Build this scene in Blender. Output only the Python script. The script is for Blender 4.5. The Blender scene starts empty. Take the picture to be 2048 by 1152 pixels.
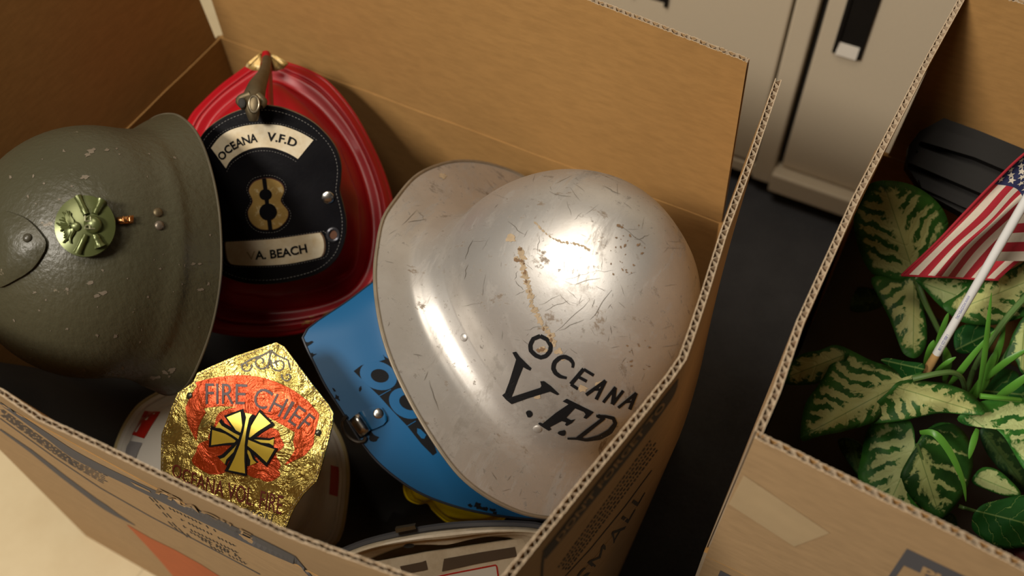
import bpy, bmesh, math, random
import numpy as np
from mathutils import Vector, Matrix
from mathutils.bvhtree import BVHTree
from mathutils.geometry import tessellate_polygon

random.seed(7)
rng = np.random.RandomState(5)
SC = bpy.context.scene
COL = SC.collection

# ------------------------------------------------------------------ camera
FPX = 1991.0
RC = np.array([[0.88468066, -0.36574955, 0.28908025],
               [0.46541402, 0.72883363, -0.50218655],
               [-0.02701691, 0.57881673, 0.81500998]])
CAM = np.array([0.0, 0.0, 1.15])
cd = bpy.data.cameras.new('camera')
cam_ob = bpy.data.objects.new('camera', cd)
COL.objects.link(cam_ob)
cd.sensor_width = 36.0
cd.lens = FPX * 36.0 / 2048.0
cd.clip_start = 0.02
cd.dof.use_dof = True
cd.dof.focus_distance = 0.77
cd.dof.aperture_fstop = 4.5
m4 = Matrix([list(RC[0]) + [0], list(RC[1]) + [0], list(RC[2]) + [1.15], [0, 0, 0, 1]])
cam_ob.matrix_world = m4
SC.camera = cam_ob

# ------------------------------------------------------------------ world, lights, exposure
W = bpy.data.worlds.new('world'); SC.world = W; W.use_nodes = True
W.node_tree.nodes['Background'].inputs[0].default_value = (1.0, 0.86, 0.68, 1)
W.node_tree.nodes['Background'].inputs[1].default_value = 0.035
vs = SC.view_settings
vs.view_transform = 'Standard'; vs.look = 'None'; vs.gamma = 1.0; vs.use_curve_mapping = False
vs.exposure = 0.0


def area_light(name, loc, target, sx, sy, power, color):
    l = bpy.data.lights.new(name, 'AREA'); l.shape = 'RECTANGLE'; l.size = sx; l.size_y = sy
    l.energy = power; l.color = color
    o = bpy.data.objects.new(name, l); COL.objects.link(o)
    o.location = loc
    d = Vector(target) - Vector(loc)
    o.rotation_euler = d.to_track_quat('-Z', 'Y').to_euler()
    return o


area_light('ceiling_lamp_key', (-0.92, -1.08, 2.45), (-0.3, 0.45, 0.4), 0.60, 0.40, 58, (1.0, 0.925, 0.815))
area_light('ceiling_lamp_over', (-0.60, 0.06, 2.55), (-0.45, 0.30, 0.4), 0.8, 0.5, 17, (1.0, 0.89, 0.74))

# ------------------------------------------------------------------ basic geometry helpers
def V3(p): return np.array(p, float)
def rayd(u, v): return RC @ np.array([(u - 1024.0) / FPX, -(v - 576.0) / FPX, -1.0])
def at(u, v, D): return CAM + rayd(u, v) * D
def atz(u, v, z):
    d = rayd(u, v); return CAM + d * ((z - CAM[2]) / d[2])
def aty(u, v, y):
    d = rayd(u, v); return CAM + d * ((y - CAM[1]) / d[1])
def cv(x, y, z): return RC @ np.array([x, y, z], float)
def nz(a): return a / np.linalg.norm(a)
def spline(P, n, closed=False):
    P = [V3(p) for p in P]; out = []
    m = len(P)
    segs = m if closed else m - 1
    for i in range(segs):
        if closed: a, b, c, d = P[(i - 1) % m], P[i], P[(i + 1) % m], P[(i + 2) % m]
        else: a, b, c, d = P[max(i - 1, 0)], P[i], P[i + 1], P[min(i + 2, m - 1)]
        for k in range(n):
            t = k / n
            out.append(0.5 * ((2 * b) + (c - a) * t + (2 * a - 5 * b + 4 * c - d) * t * t + (3 * b - a - 3 * c + d) * t ** 3))
    if not closed: out.append(P[-1])
    return out
def resample(P, n, step=None):
    P = np.array(P, float); d = np.r_[0, np.cumsum(np.linalg.norm(np.diff(P, axis=0), axis=1))]
    if step: n = max(2, int(round(d[-1] / step)) + 1)
    s = np.linspace(0, d[-1], n)
    return np.stack([np.interp(s, d, P[:, k]) for k in range(P.shape[1])], 1)


class MB:
    def __init__(self): self.v = []; self.f = []; self.m = []; self.uv = {}; self.rad = {}; self.cur = None
    def add(self, verts, faces, mi=0):
        o = len(self.v); self.v += [tuple(map(float, p)) for p in verts]
        for f in faces: self.f.append([i + o for i in f]); self.m.append(mi if self.cur is None else self.cur)
        return o
    def grid(self, G, mi=0, closeu=False, closev=False, flip=False):
        G = np.array(G); nu, nv = G.shape[:2]; F = []
        for i in range(nu if closeu else nu - 1):
            for j in range(nv if closev else nv - 1):
                a, b, c, d = i * nv + j, ((i + 1) % nu) * nv + j, ((i + 1) % nu) * nv + (j + 1) % nv, i * nv + (j + 1) % nv
                F.append([a, d, c, b] if flip else [a, b, c, d])
        return self.add(G.reshape(-1, 3), F, mi)
    def box(self, lo, hi, mi=0):
        x0, y0, z0 = lo; x1, y1, z1 = hi
        self.add([(x0, y0, z0), (x1, y0, z0), (x1, y1, z0), (x0, y1, z0), (x0, y0, z1), (x1, y0, z1), (x1, y1, z1), (x0, y1, z1)],
                 [[0, 3, 2, 1], [4, 5, 6, 7], [0, 1, 5, 4], [1, 2, 6, 5], [2, 3, 7, 6], [3, 0, 4, 7]], mi)
    def tube(self, pts, rad, n=10, mi=0, flat=1.0, up=None):
        pts = [V3(p) for p in pts]; R = rad if hasattr(rad, '__len__') else [rad] * len(pts)
        rows = []; ref = V3(up) if up is not None else None
        for i, p in enumerate(pts):
            t = nz(pts[min(i + 1, len(pts) - 1)] - pts[max(i - 1, 0)])
            if ref is None: ref = np.array([0, 0, 1.0]) if abs(t[2]) < .9 else np.array([1.0, 0, 0])
            s = nz(np.cross(t, ref)); w = np.cross(s, t)
            rows.append([p + R[i] * (math.cos(a) * s + flat * math.sin(a) * w) for a in np.linspace(0, 2 * math.pi, n, endpoint=False)])
        o = self.grid(rows, mi, closev=True)
        k = len(pts) - 1
        self.f.append([o + j for j in range(n)]); self.m.append(mi)
        self.f.append([o + k * n + j for j in reversed(range(n))]); self.m.append(mi)
    def ellipsoid(self, c, ax, ay, az, mi=0, nu=20, nv=12, half=False):
        c, ax, ay, az = map(V3, (c, ax, ay, az)); rows = []
        for i in range(nv + 1):
            ph = (math.pi / 2) * i / nv if half else -math.pi / 2 + math.pi * i / nv
            rr = max(math.cos(ph), 1e-3)
            rows.append([c + az * math.sin(ph) + rr * (ax * math.cos(t) + ay * math.sin(t)) for t in np.linspace(0, 2 * math.pi, nu, endpoint=False)])
        self.grid(rows, mi, closev=True, flip=True)
    def bvh(self): return BVHTree.FromPolygons([Vector(p) for p in self.v], self.f)
    def build(self, name, mats, parent=None, smooth=True, org=None, recalc=True, bevel=0, solid=0, sub=0):
        if not isinstance(mats, (list, tuple)): mats = [mats]
        if parent is not None: o0 = ORG[parent.name]
        elif org is not None: o0 = V3(org)
        else:
            a = np.array(self.v); o0 = np.array([(a[:, 0].min() + a[:, 0].max()) / 2, (a[:, 1].min() + a[:, 1].max()) / 2, a[:, 2].min()])
        me = bpy.data.meshes.new(name)
        me.from_pydata([tuple(np.array(p) - o0) for p in self.v], [], self.f)
        for m_ in mats: me.materials.append(m_)
        me.polygons.foreach_set('material_index', self.m)
        if self.uv:
            uvl = me.uv_layers.new(name='UVMap')
            for lp in me.loops: uvl.data[lp.index].uv = self.uv.get(lp.vertex_index, (0, 0))
        if self.rad:
            at_ = me.attributes.new('rad', 'FLOAT', 'POINT')
            for i in range(len(me.vertices)): at_.data[i].value = self.rad.get(i, 0.0)
        if recalc:
            bm = bmesh.new(); bm.from_mesh(me); bmesh.ops.recalc_face_normals(bm, faces=bm.faces); bm.to_mesh(me); bm.free()
        if smooth:
            me.polygons.foreach_set('use_smooth', [True] * len(me.polygons))
            try: me.set_sharp_from_angle(angle=math.radians(smooth if smooth is not True else 40))
            except Exception: pass
        me.update()
        ob = bpy.data.objects.new(name, me); COL.objects.link(ob)
        if parent is not None: ob.parent = parent
        else: ob.location = o0
        ORG[ob.name] = o0
        if bevel:
            b = ob.modifiers.new('bevel', 'BEVEL'); b.width = bevel; b.segments = 2; b.limit_method = 'ANGLE'
        if solid:
            s = ob.modifiers.new('solid', 'SOLIDIFY'); s.thickness = solid; s.offset = 0
        if sub:
            s = ob.modifiers.new('sub', 'SUBSURF'); s.levels = sub; s.render_levels = sub
        return ob


ORG = {}
def tag(o, label, cat, group=None):
    o['label'] = label; o['category'] = cat
    if group: o['group'] = group
    return o
def thing(name, loc, label, cat, group=None):
    o = bpy.data.objects.new(name, None); COL.objects.link(o); o.location = tuple(map(float, loc)); o.empty_display_size = .05
    ORG[o.name] = V3(loc)
    return tag(o, label, cat, group)


# surfaces: callables (u, v) in photo pixels -> (point, normal toward the camera)
def surf_bvh(bv, fallback=None):
    def S(u, v):
        d = rayd(u, v); L = np.linalg.norm(d)
        h = bv.ray_cast(Vector(CAM), Vector(d / L))
        if h[0] is None:
            return fallback(u, v) if fallback else None
        n = np.array(h[1])
        if n.dot(d) > 0: n = -n
        return np.array(h[0]), n
    return S
def surf_plane(P0, N, bend=None):
    P0 = V3(P0); N = nz(V3(N)); X = nz(RC[:, 0] - N * RC[:, 0].dot(N)); Y = np.cross(N, X)
    def S(u, v):
        d = rayd(u, v); t = (P0 - CAM).dot(N) / d.dot(N); p = CAM + d * t
        if bend:
            for _ in range(4):
                q = p - P0; off = bend(q.dot(X), q.dot(Y))
                t = (P0 + N * off - CAM).dot(N) / d.dot(N); p = CAM + d * t
        n = N
        return p, n
    return S


def smooth_outline(px, n=6): return [p[:2] for p in spline([(a, b) for a, b in px], n, True)]
def patch(mb, px, S, h, c=None, rings=4, mi=0, skirt=None, dome=0.0, uvf=None, Dfn=None):
    """raised plate with a star-shaped outline lying on surface S"""
    px = np.array(px, float); c = px.mean(0) if c is None else np.array(c, float)
    n = len(px); r = S(*c)
    if r is None: return
    verts = [r[0] + r[1] * (h + dome)]; src = [tuple(c) + (0,)]
    rows = []
    for k in range(1, rings + 1):
        t = k / rings
        for p in px:
            q = c + (p - c) * t; r = S(*q)
            if r is None: r = (np.array(verts[-1]) - 0, np.zeros(3))
            verts.append(r[0] + r[1] * (h + dome * (1 - t * t))); src.append((q[0], q[1], t))
    F = [[0, 1 + j, 1 + (j + 1) % n] for j in range(n)]
    for k in range(rings - 1):
        for j in range(n):
            a = 1 + k * n + j; b = 1 + k * n + (j + 1) % n
            F.append([a, a + n, b + n, b])
    if skirt is not None:
        base = len(verts)
        for p in px:
            r = S(*p)
            if r is None: r = (np.array(verts[-1]), np.zeros(3))
            verts.append(r[0] - r[1] * skirt)
        o = 1 + (rings - 1) * n
        for j in range(n): F.append([o + j, base + j, base + (j + 1) % n, o + (j + 1) % n])
    o = mb.add(verts, F, mi)
    if uvf:
        for i, s in enumerate(src):
            mb.uv[o + i] = uvf(s[0], s[1]); mb.rad[o + i] = s[2]
def ribbon(mb, A, B, S, h, n=2, mi=0, skirt=None):
    """strip between two pixel polylines with the same number of points"""
    A2, B2 = [], []
    for i in range(len(A) - 1):
        m_ = max(1, int(max(math.hypot(A[i + 1][0] - A[i][0], A[i + 1][1] - A[i][1]), math.hypot(B[i + 1][0] - B[i][0], B[i + 1][1] - B[i][1])) / 7))
        for q in range(m_):
            t = q / m_; A2.append([A[i][k_] + (A[i + 1][k_] - A[i][k_]) * t for k_ in (0, 1)]); B2.append([B[i][k_] + (B[i + 1][k_] - B[i][k_]) * t for k_ in (0, 1)])
    A2.append(list(A[-1][:2])); B2.append(list(B[-1][:2])); A, B = A2, B2
    rows = []
    for a, b in zip(A, B):
        row = []
        for t in np.linspace(0, 1, n + 1):
            r = S(a[0] + (b[0] - a[0]) * t, a[1] + (b[1] - a[1]) * t)
            if r is None: return
            row.append(r[0] + r[1] * h)
        if skirt is not None:
            r0 = S(*a); r1 = S(*b)
            row = [r0[0] - r0[1] * skirt] + row + [r1[0] - r1[1] * skirt]
        rows.append(row)
    mb.grid(rows, mi)
def stroke(mb, px, w, S, h, mi=0, step=5.0, skirt=None):
    P = resample(px, 2, step); n = len(P)
    d = np.r_[0, np.cumsum(np.linalg.norm(np.diff(P, axis=0), axis=1))]; d = d / max(d[-1], 1e-6)
    if hasattr(w, '__len__'): ws = np.interp(d, np.linspace(0, 1, len(w)), w)
    else: ws = np.full(n, float(w))
    A, B = [], []
    for i in range(n):
        t = P[min(i + 1, n - 1)] - P[max(i - 1, 0)]; t = t / (np.linalg.norm(t) + 1e-9); s = np.array([t[1], -t[0]])
        A.append(P[i] + s * ws[i] / 2); B.append(P[i] - s * ws[i] / 2)
    ribbon(mb, A, B, S, h, 1, mi, skirt)
def poly(mb, px, S, h, mi=0, cuts=0):
    """flat painted polygon of any outline on surface S"""
    tri = tessellate_polygon([[Vector((p[0], p[1], 0)) for p in px]])
    bm = bmesh.new(); vs_ = [bm.verts.new((p[0], p[1], 0)) for p in px]
    for t in tri:
        try: bm.faces.new([vs_[i] for i in t])
        except Exception: pass
    if cuts: bmesh.ops.subdivide_edges(bm, edges=bm.edges[:], cuts=cuts, use_grid_fill=True)
    bm.verts.index_update(); out = []
    for v in bm.verts:
        r = S(v.co.x, v.co.y)
        if r is None: bm.free(); return
        out.append(r[0] + r[1] * h)
    mb.add(out, [[v.index for v in f.verts] for f in bm.faces], mi); bm.free()
def text2d(s, bold=0.0, cuts=0):
    c = bpy.data.curves.new('txt', 'FONT'); c.body = s; c.size = 1.0; c.offset = bold; c.resolution_u = 3
    o = bpy.data.objects.new('txt', c); COL.objects.link(o)
    dg = bpy.context.evaluated_depsgraph_get(); dg.update()
    me = o.evaluated_get(dg).to_mesh()
    bm = bmesh.new(); bm.from_mesh(me)
    if cuts:
        bmesh.ops.triangulate(bm, faces=bm.faces[:])
        bmesh.ops.subdivide_edges(bm, edges=[e for e in bm.edges if e.calc_length() > .12], cuts=cuts)
    bm.verts.index_update()
    vv = np.array([v.co[:] for v in bm.verts]); ff = [[v.index for v in f.verts] for f in bm.faces]
    bm.free(); o.evaluated_get(dg).to_mesh_clear()
    bpy.data.objects.remove(o); bpy.data.curves.remove(c)
    x0, x1 = vv[:, 0].min(), vv[:, 0].max()
    vv[:, 0] = (vv[:, 0] - x0) / (x1 - x0); vv[:, 1] /= 0.70
    return vv, ff
def text_on(mb, s, base, height, S, h, up=None, bold=0.0, cuts=0, mi=0, shear=0.0):
    """text along a pixel baseline"""
    vv, ff = text2d(s, bold, cuts)
    P = np.array(base, float); d = np.r_[0, np.cumsum(np.linalg.norm(np.diff(P, axis=0), axis=1))]
    hh = height if hasattr(height, '__len__') else (height, height)
    out = []
    for x, y, _ in vv:
        H = hh[0] + (hh[1] - hh[0]) * x
        l = x * d[-1] + shear * y * H
        q = np.array([np.interp(l, d, P[:, 0]), np.interp(l, d, P[:, 1])])
        a = np.array([np.interp(l - 3, d, P[:, 0]), np.interp(l - 3, d, P[:, 1])]); b = np.array([np.interp(l + 3, d, P[:, 0]), np.interp(l + 3, d, P[:, 1])])
        if up is not None: n = np.array(up, float) / np.linalg.norm(up)
        else:
            t = (b - a) / (np.linalg.norm(b - a) + 1e-9); n = np.array([t[1], -t[0]])
        q = q + n * y * H
        r = S(*q)
        if r is None: return
        out.append(r[0] + r[1] * h)
    mb.add(out, ff, mi)
def stitches(mb, px, S, h, closed=False, dash=4.0, gap=3.0, w=1.3):
    P = np.array(list(px) + ([px[0]] if closed else []), float)
    d = np.r_[0, np.cumsum(np.linalg.norm(np.diff(P, axis=0), axis=1))]; s = 0
    while s + dash < d[-1]:
        a = [np.interp(s, d, P[:, k]) for k in (0, 1)]; b = [np.interp(s + dash, d, P[:, k]) for k in (0, 1)]
        ra, rb = S(*a), S(*b)
        if ra is not None and rb is not None:
            r = w * .8 / FPX / 2 * 1.0
            mb.tube([ra[0] + ra[1] * h, (ra[0] + rb[0]) / 2 + ra[1] * (h + r), rb[0] + rb[1] * h], [r * .7, r, r * .7], 5)
        s += dash + gap
def stud(mb, u, v, rpx, S, hgt=.5, mi=0):
    r = S(u, v); p, n = r; D = np.linalg.norm(p - CAM); R_ = rpx * D / FPX
    x = nz(np.cross(n, [0.3, 0.5, 0.8])); y = np.cross(n, x)
    mb.ellipsoid(p, x * R_, y * R_, n * R_ * hgt, mi, 18, 6, half=True)


# ------------------------------------------------------------------ materials
def node(nt, typ, **kw):
    n = nt.nodes.new(typ)
    for k, v in kw.items():
        if k in n.inputs.keys() if hasattr(n.inputs, 'keys') else False: n.inputs[k].default_value = v
        else: setattr(n, k, v)
    return n
class M:
    """small wrapper for building node materials"""
    def __init__(self, name):
        self.m = bpy.data.materials.new(name); self.m.use_nodes = True; self.nt = self.m.node_tree
        self.b = self.nt.nodes['Principled BSDF']
        self.tc = self.nt.nodes.new('ShaderNodeTexCoord'); self.co = self.tc.outputs['Object']
    def link(self, a, b): self.nt.links.new(a, b)
    def mapping(self, scale=(1, 1, 1), rot=(0, 0, 0), co=None):
        n = self.nt.nodes.new('ShaderNodeMapping'); n.inputs['Scale'].default_value = scale; n.inputs['Rotation'].default_value = rot
        self.link(co or self.co, n.inputs['Vector']); return n.outputs[0]
    def noise(self, scale, detail=4, rough=.5, co=None, dist=0):
        n = self.nt.nodes.new('ShaderNodeTexNoise'); n.inputs['Scale'].default_value = scale; n.inputs['Detail'].default_value = detail
        n.inputs['Roughness'].default_value = rough; n.inputs['Distortion'].default_value = dist
        self.link(co or self.co, n.inputs['Vector']); return n.outputs['Fac']
    def voro(self, scale, feature='F1', co=None):
        n = self.nt.nodes.new('ShaderNodeTexVoronoi'); n.feature = feature; n.inputs['Scale'].default_value = scale
        self.link(co or self.co, n.inputs['Vector']); return n.outputs['Distance']
    def ramp(self, fac, stops, interp='LINEAR'):
        n = self.nt.nodes.new('ShaderNodeValToRGB'); n.color_ramp.interpolation = interp; e = n.color_ramp.elements
        while len(e) < len(stops): e.new(.5)
        for x, (p, c) in zip(e, stops):
            x.position = p; x.color = (c[0], c[1], c[2], 1) if hasattr(c, '__len__') else (c, c, c, 1)
        self.link(fac, n.inputs[0]); return n.outputs[0]
    def math(self, op, a, b=None, c=None, clamp=False):
        n = self.nt.nodes.new('ShaderNodeMath'); n.operation = op; n.use_clamp = clamp
        for i, x in enumerate((a, b, c)):
            if x is None: continue
            if isinstance(x, (int, float)): n.inputs[i].default_value = x
            else: self.link(x, n.inputs[i])
        return n.outputs[0]
    def mix(self, fac, a, b, blend='MIX'):
        n = self.nt.nodes.new('ShaderNodeMixRGB'); n.blend_type = blend
        for i, x in enumerate((fac, a, b)):
            if isinstance(x, (int, float)): n.inputs[i].default_value = x
            elif isinstance(x, (tuple, list)): n.inputs[i].default_value = (x[0], x[1], x[2], 1)
            else: self.link(x, n.inputs[i])
        return n.outputs[0]
    def set(self, **kw):
        for k, v in kw.items():
            s = self.b.inputs[{'color': 'Base Color', 'rough': 'Roughness', 'metal': 'Metallic', 'spec': 'Specular IOR Level', 'coat': 'Coat Weight', 'coatr': 'Coat Roughness', 'sheen': 'Sheen Weight', 'trans': 'Transmission Weight'}[k]]
            if isinstance(v, (int, float)): s.default_value = v
            elif isinstance(v, (tuple, list)): s.default_value = (v[0], v[1], v[2], 1)
            else: self.link(v, s)
        return self
    def bump(self, h, strength=.3, dist=.001):
        n = self.nt.nodes.new('ShaderNodeBump'); n.inputs['Strength'].default_value = strength; n.inputs['Distance'].default_value = dist
        self.link(h, n.inputs['Height']); self.link(n.outputs[0], self.b.inputs['Normal']); return self
def plain(name, c, rough=.5, metal=0.0, var=.12, scale=40, **kw):
    k = M(name); f = k.noise(scale, 3)
    k.set(color=k.mix(f, tuple(x * (1 - var) for x in c), tuple(min(1, x * (1 + var)) for x in c)), rough=rough, metal=metal, **kw)
    return k.m
def kraft(name, c1, c2):
    k = M(name); f = k.noise(7, 4); g = k.noise(240, 3, .6, k.mapping((.25, .25, 1)))
    col = k.mix(f, c1, c2); col = k.mix(k.ramp(g, [(.35, 0.0), (.75, .35)]), col, tuple(x * .6 for x in c1))
    k.set(color=col, rough=.85, spec=.25); k.bump(g, .12, .0006)
    return k.m


KRAFT = kraft('kraft_inner', (.385, .205, .065), (.44, .243, .082))
KRAFT_OUT = kraft('kraft_outer', (.41, .262, .130), (.46, .30, .155))
KRAFT_EDGE = plain('kraft_cut_edge', (.46, .355, .24), .9)
INK_AND_SHADE = plain('slate_ink_and_shade', (.085, .080, .085), .8)  # box print; also paints the shadow band at the left box's foot
INK_DARK = plain('box_ink_dark', (.06, .052, .045), .8)
INK_RED = plain('box_ink_orange', (.50, .115, .028), .8)
TAPE = plain('tan_tape', (.50, .36, .20), .45)

k = M('silver_paint')
n0 = k.noise(11, 8, .75, None, .8); n1 = k.noise(22, 6, .7); n2 = k.noise(55, 6, .75, k.mapping((1, .16, .6), (.4, .5, .8))); n3 = k.noise(75, 6, .75, k.mapping((.5, 1, .2), (.9, .2, 1.1))); n4 = k.noise(160, 4, .7)
g1 = k.ramp(n0, [(.52, 0.0), (.68, .75)]); g2 = k.ramp(n2, [(.55, 0.0), (.66, .75)]); g3 = k.ramp(n3, [(.60, 0.0), (.66, .8)]); g4 = k.ramp(n4, [(.62, 0.0), (.68, .6)])
col = k.mix(k.ramp(n1, [(.35, 0.0), (.65, .8)]), (.56, .54, .515), (.45, .42, .385))
col = k.mix(k.math('MULTIPLY', g1, .7), col, (.20, .17, .135)); col = k.mix(k.math('MULTIPLY', g2, .6), col, (.13, .105, .08)); col = k.mix(g3, col, (.17, .12, .075)); col = k.mix(g4, col, (.14, .115, .09))
dirt = k.math('MAXIMUM', k.math('MAXIMUM', g1, g2), k.math('MAXIMUM', g3, g4))
k.set(color=col, metal=k.ramp(dirt, [(0.0, .72), (1.0, .30)]), rough=k.math('ADD', k.ramp(n1, [(.3, .40), (.7, .50)]), k.math('MULTIPLY', dirt, .22))); k.bump(k.math('ADD', n4, n3), .10, .0006)
SILVER = k.m
SCRATCH_DARK = plain('scratch_dark', (.17, .15, .125), .5, .5)
SCRATCH_TAN = plain('scratch_tan', (.36, .27, .17), .8, var=.4, scale=200)
RUST = plain('bare_brown', (.17, .10, .05), .8, var=.4, scale=200)
BLACK_PAINT = plain('black_lettering', (.007, .007, .008), .6, spec=.15)

k = M('olive_paint')
n1 = k.noise(9, 4); n2 = k.noise(210, 3, .55, k.mapping((1, 1, .5))); n3 = k.noise(34, 5, .6)
col = k.mix(n1, (.046, .043, .023), (.066, .060, .034))
col = k.mix(k.ramp(n3, [(.685, 0.0), (.70, .75)]), col, (.21, .17, .12))
k.set(color=col, rough=.42, spec=.5); k.bump(n2, .6, .0013)
OLIVE = k.m
OLIVE_BADGE = plain('olive_badge', (.095, .11, .036), .30, metal=.45, var=.25, scale=30)
COPPER = plain('copper', (.50, .24, .09), .3, 1.0, .3, 200)
BRASS_DULL = plain('dull_brass', (.15, .115, .065), .52, .75, .3, 120)

k = M('red_enamel')
n1 = k.noise(60, 5, .7)
k.set(color=k.mix(k.ramp(n1, [(.74, 0.0), (.77, .8)]), (.36, .004, .010), (.50, .22, .09)), rough=.36, spec=.42, coat=.12, coatr=.2)
k.bump(k.noise(30, 3), .06, .001)
RED = k.m
RED_WORN = plain('worn_gold_scuff', (.55, .33, .10), .5, .3, .4, 150)
k = M('black_leather')
n1 = k.noise(25, 4); k.set(color=k.mix(n1, (.0035, .0035, .005), (.009, .0085, .010)), rough=k.ramp(n1, [(.3, .36), (.7, .55)]), spec=.12); k.bump(k.noise(320, 3), .25, .0006)
LEATHER = k.m
LEATHER_EDGE = plain('leather_cut_edge', (.14, .075, .035), .8)
k = M('cream_leather'); n1 = k.noise(60, 5, .7)
k.set(color=k.mix(k.ramp(n1, [(.4, 0.0), (.75, .8)]), (.72, .63, .46), (.55, .40, .20)), rough=.5)
k.bump(k.noise(180, 4), .15, .0006); CREAM_LEATHER = k.m
THREAD = plain('grey_thread', (.20, .19, .18), .8)
GOLD_LEAF = M('gold_leaf'); n1 = GOLD_LEAF.noise(150, 5, .7)
GOLD_LEAF.set(color=GOLD_LEAF.mix(GOLD_LEAF.ramp(n1, [(.55, 0.0), (.65, .9)]), (.46, .30, .09), (.72, .58, .32)), metal=.35, rough=.48); GOLD_LEAF.bump(n1, .4, .001); GOLD_LEAF = GOLD_LEAF.m
STEEL = plain('bright_steel', (.60, .58, .54), .25, 1.0, .1)

k = M('crinkled_gold_foil'); n1 = k.noise(42, 5, .62, None, 1.2)
k.set(color=k.mix(k.noise(20, 3), (.52, .39, .10), (.66, .53, .16)), metal=.85, rough=.24); k.bump(n1, .9, .006); FOIL = k.m
k = M('red_foil'); n1 = k.noise(42, 5, .62, None, 1.2)
k.set(color=k.mix(k.noise(40, 4), (.50, .045, .008), (.60, .09, .015)), metal=.55, rough=.3); k.bump(n1, .8, .005); RED_FOIL = k.m
FOIL_BROWN = plain('dark_red_lettering', (.16, .02, .01), .4)
FOIL_YELLOW = plain('yellow_gold_print', (.75, .56, .06), .3, .4)
WHITE_GLOSS = plain('white_gloss', (.82, .79, .72), .22, 0, .06, 20, coat=.4)
YELLOWED = plain('yellowed_white', (.55, .47, .25), .28, 0, .12, 20)
RED_TAPE = plain('red_reflective', (.50, .02, .012), .3)
GREY_TAPE = plain('silver_reflective', (.48, .48, .50), .3, .4)

k = M('blue_enamel'); n1 = k.noise(30, 5, .65)
k.set(color=k.mix(k.ramp(n1, [(.70, 0.0), (.73, .9)]), k.mix(k.noise(8, 2), (.004, .085, .225), (.008, .115, .275)), (.03, .028, .03)), rough=.42, spec=.4); BLUE = k.m
YELLOW = plain('yellow_plastic', (.72, .54, .006), .3, 0, .06)
k = M('aged_ivory'); n1 = k.noise(35, 6, .7)
k.set(color=k.mix(k.ramp(n1, [(.42, 0.0), (.75, .7)]), (.66, .57, .42), (.36, .26, .14)), rough=.4); IVORY = k.m
RUBBER = plain('grey_rubber', (.05, .05, .055), .6)
CARD = plain('white_card', (.72, .68, .60), .6, 0, .04)
SHADE_FILLER = M('shade_filler'); SHADE_FILLER.set(color=SHADE_FILLER.mix(SHADE_FILLER.noise(12, 5), (.006, .005, .004), (.018, .015, .012)), rough=.7); SHADE_FILLER.bump(SHADE_FILLER.noise(300, 3), .3, .001); SHADE_FILLER = SHADE_FILLER.m  # near-black filler colour, stands in for deep shadow inside the boxes

k = M('cream_vinyl_tile'); n1 = k.noise(9, 6, .7); n2 = k.noise(2.0, 3)
br = k.nt.nodes.new('ShaderNodeTexBrick'); br.offset = 0; br.inputs['Scale'].default_value = 1.0
br.inputs['Brick Width'].default_value = .305; br.inputs['Row Height'].default_value = .305; br.inputs['Mortar Size'].default_value = .0015
k.link(k.co, br.inputs['Vector'])
col = k.mix(k.ramp(n1, [(.35, 0.0), (.7, .7)]), (.66, .545, .345), (.56, .44, .26)); col = k.mix(k.math('MULTIPLY', br.outputs['Fac'], .35), col, (.35, .27, .16))
k.set(color=col, rough=.4); TILE = k.m
k = M('black_carpet_mat'); n1 = k.noise(420, 3, .6); n2 = k.noise(20, 4)
k.set(color=k.mix(k.mix(.5, n1, n2), (.028, .028, .030), (.100, .100, .106)), rough=.95, spec=.1); k.bump(n1, .8, .003); MAT = k.m
CABINET = plain('beige_cabinet_paint', (.55, .465, .34), .42, 0, .04, 300)
CAB_DARK = plain('cabinet_gap', (.02, .017, .013), .8)
BLACK_PLASTIC = plain('black_plastic', (.010, .0085, .007), .5, 0, .2, spec=.2)
CHROME = plain('chrome', (.80, .75, .66), .35, .35, .05)
WALL = plain('wall_paint', (.55, .50, .42), .8)


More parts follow.
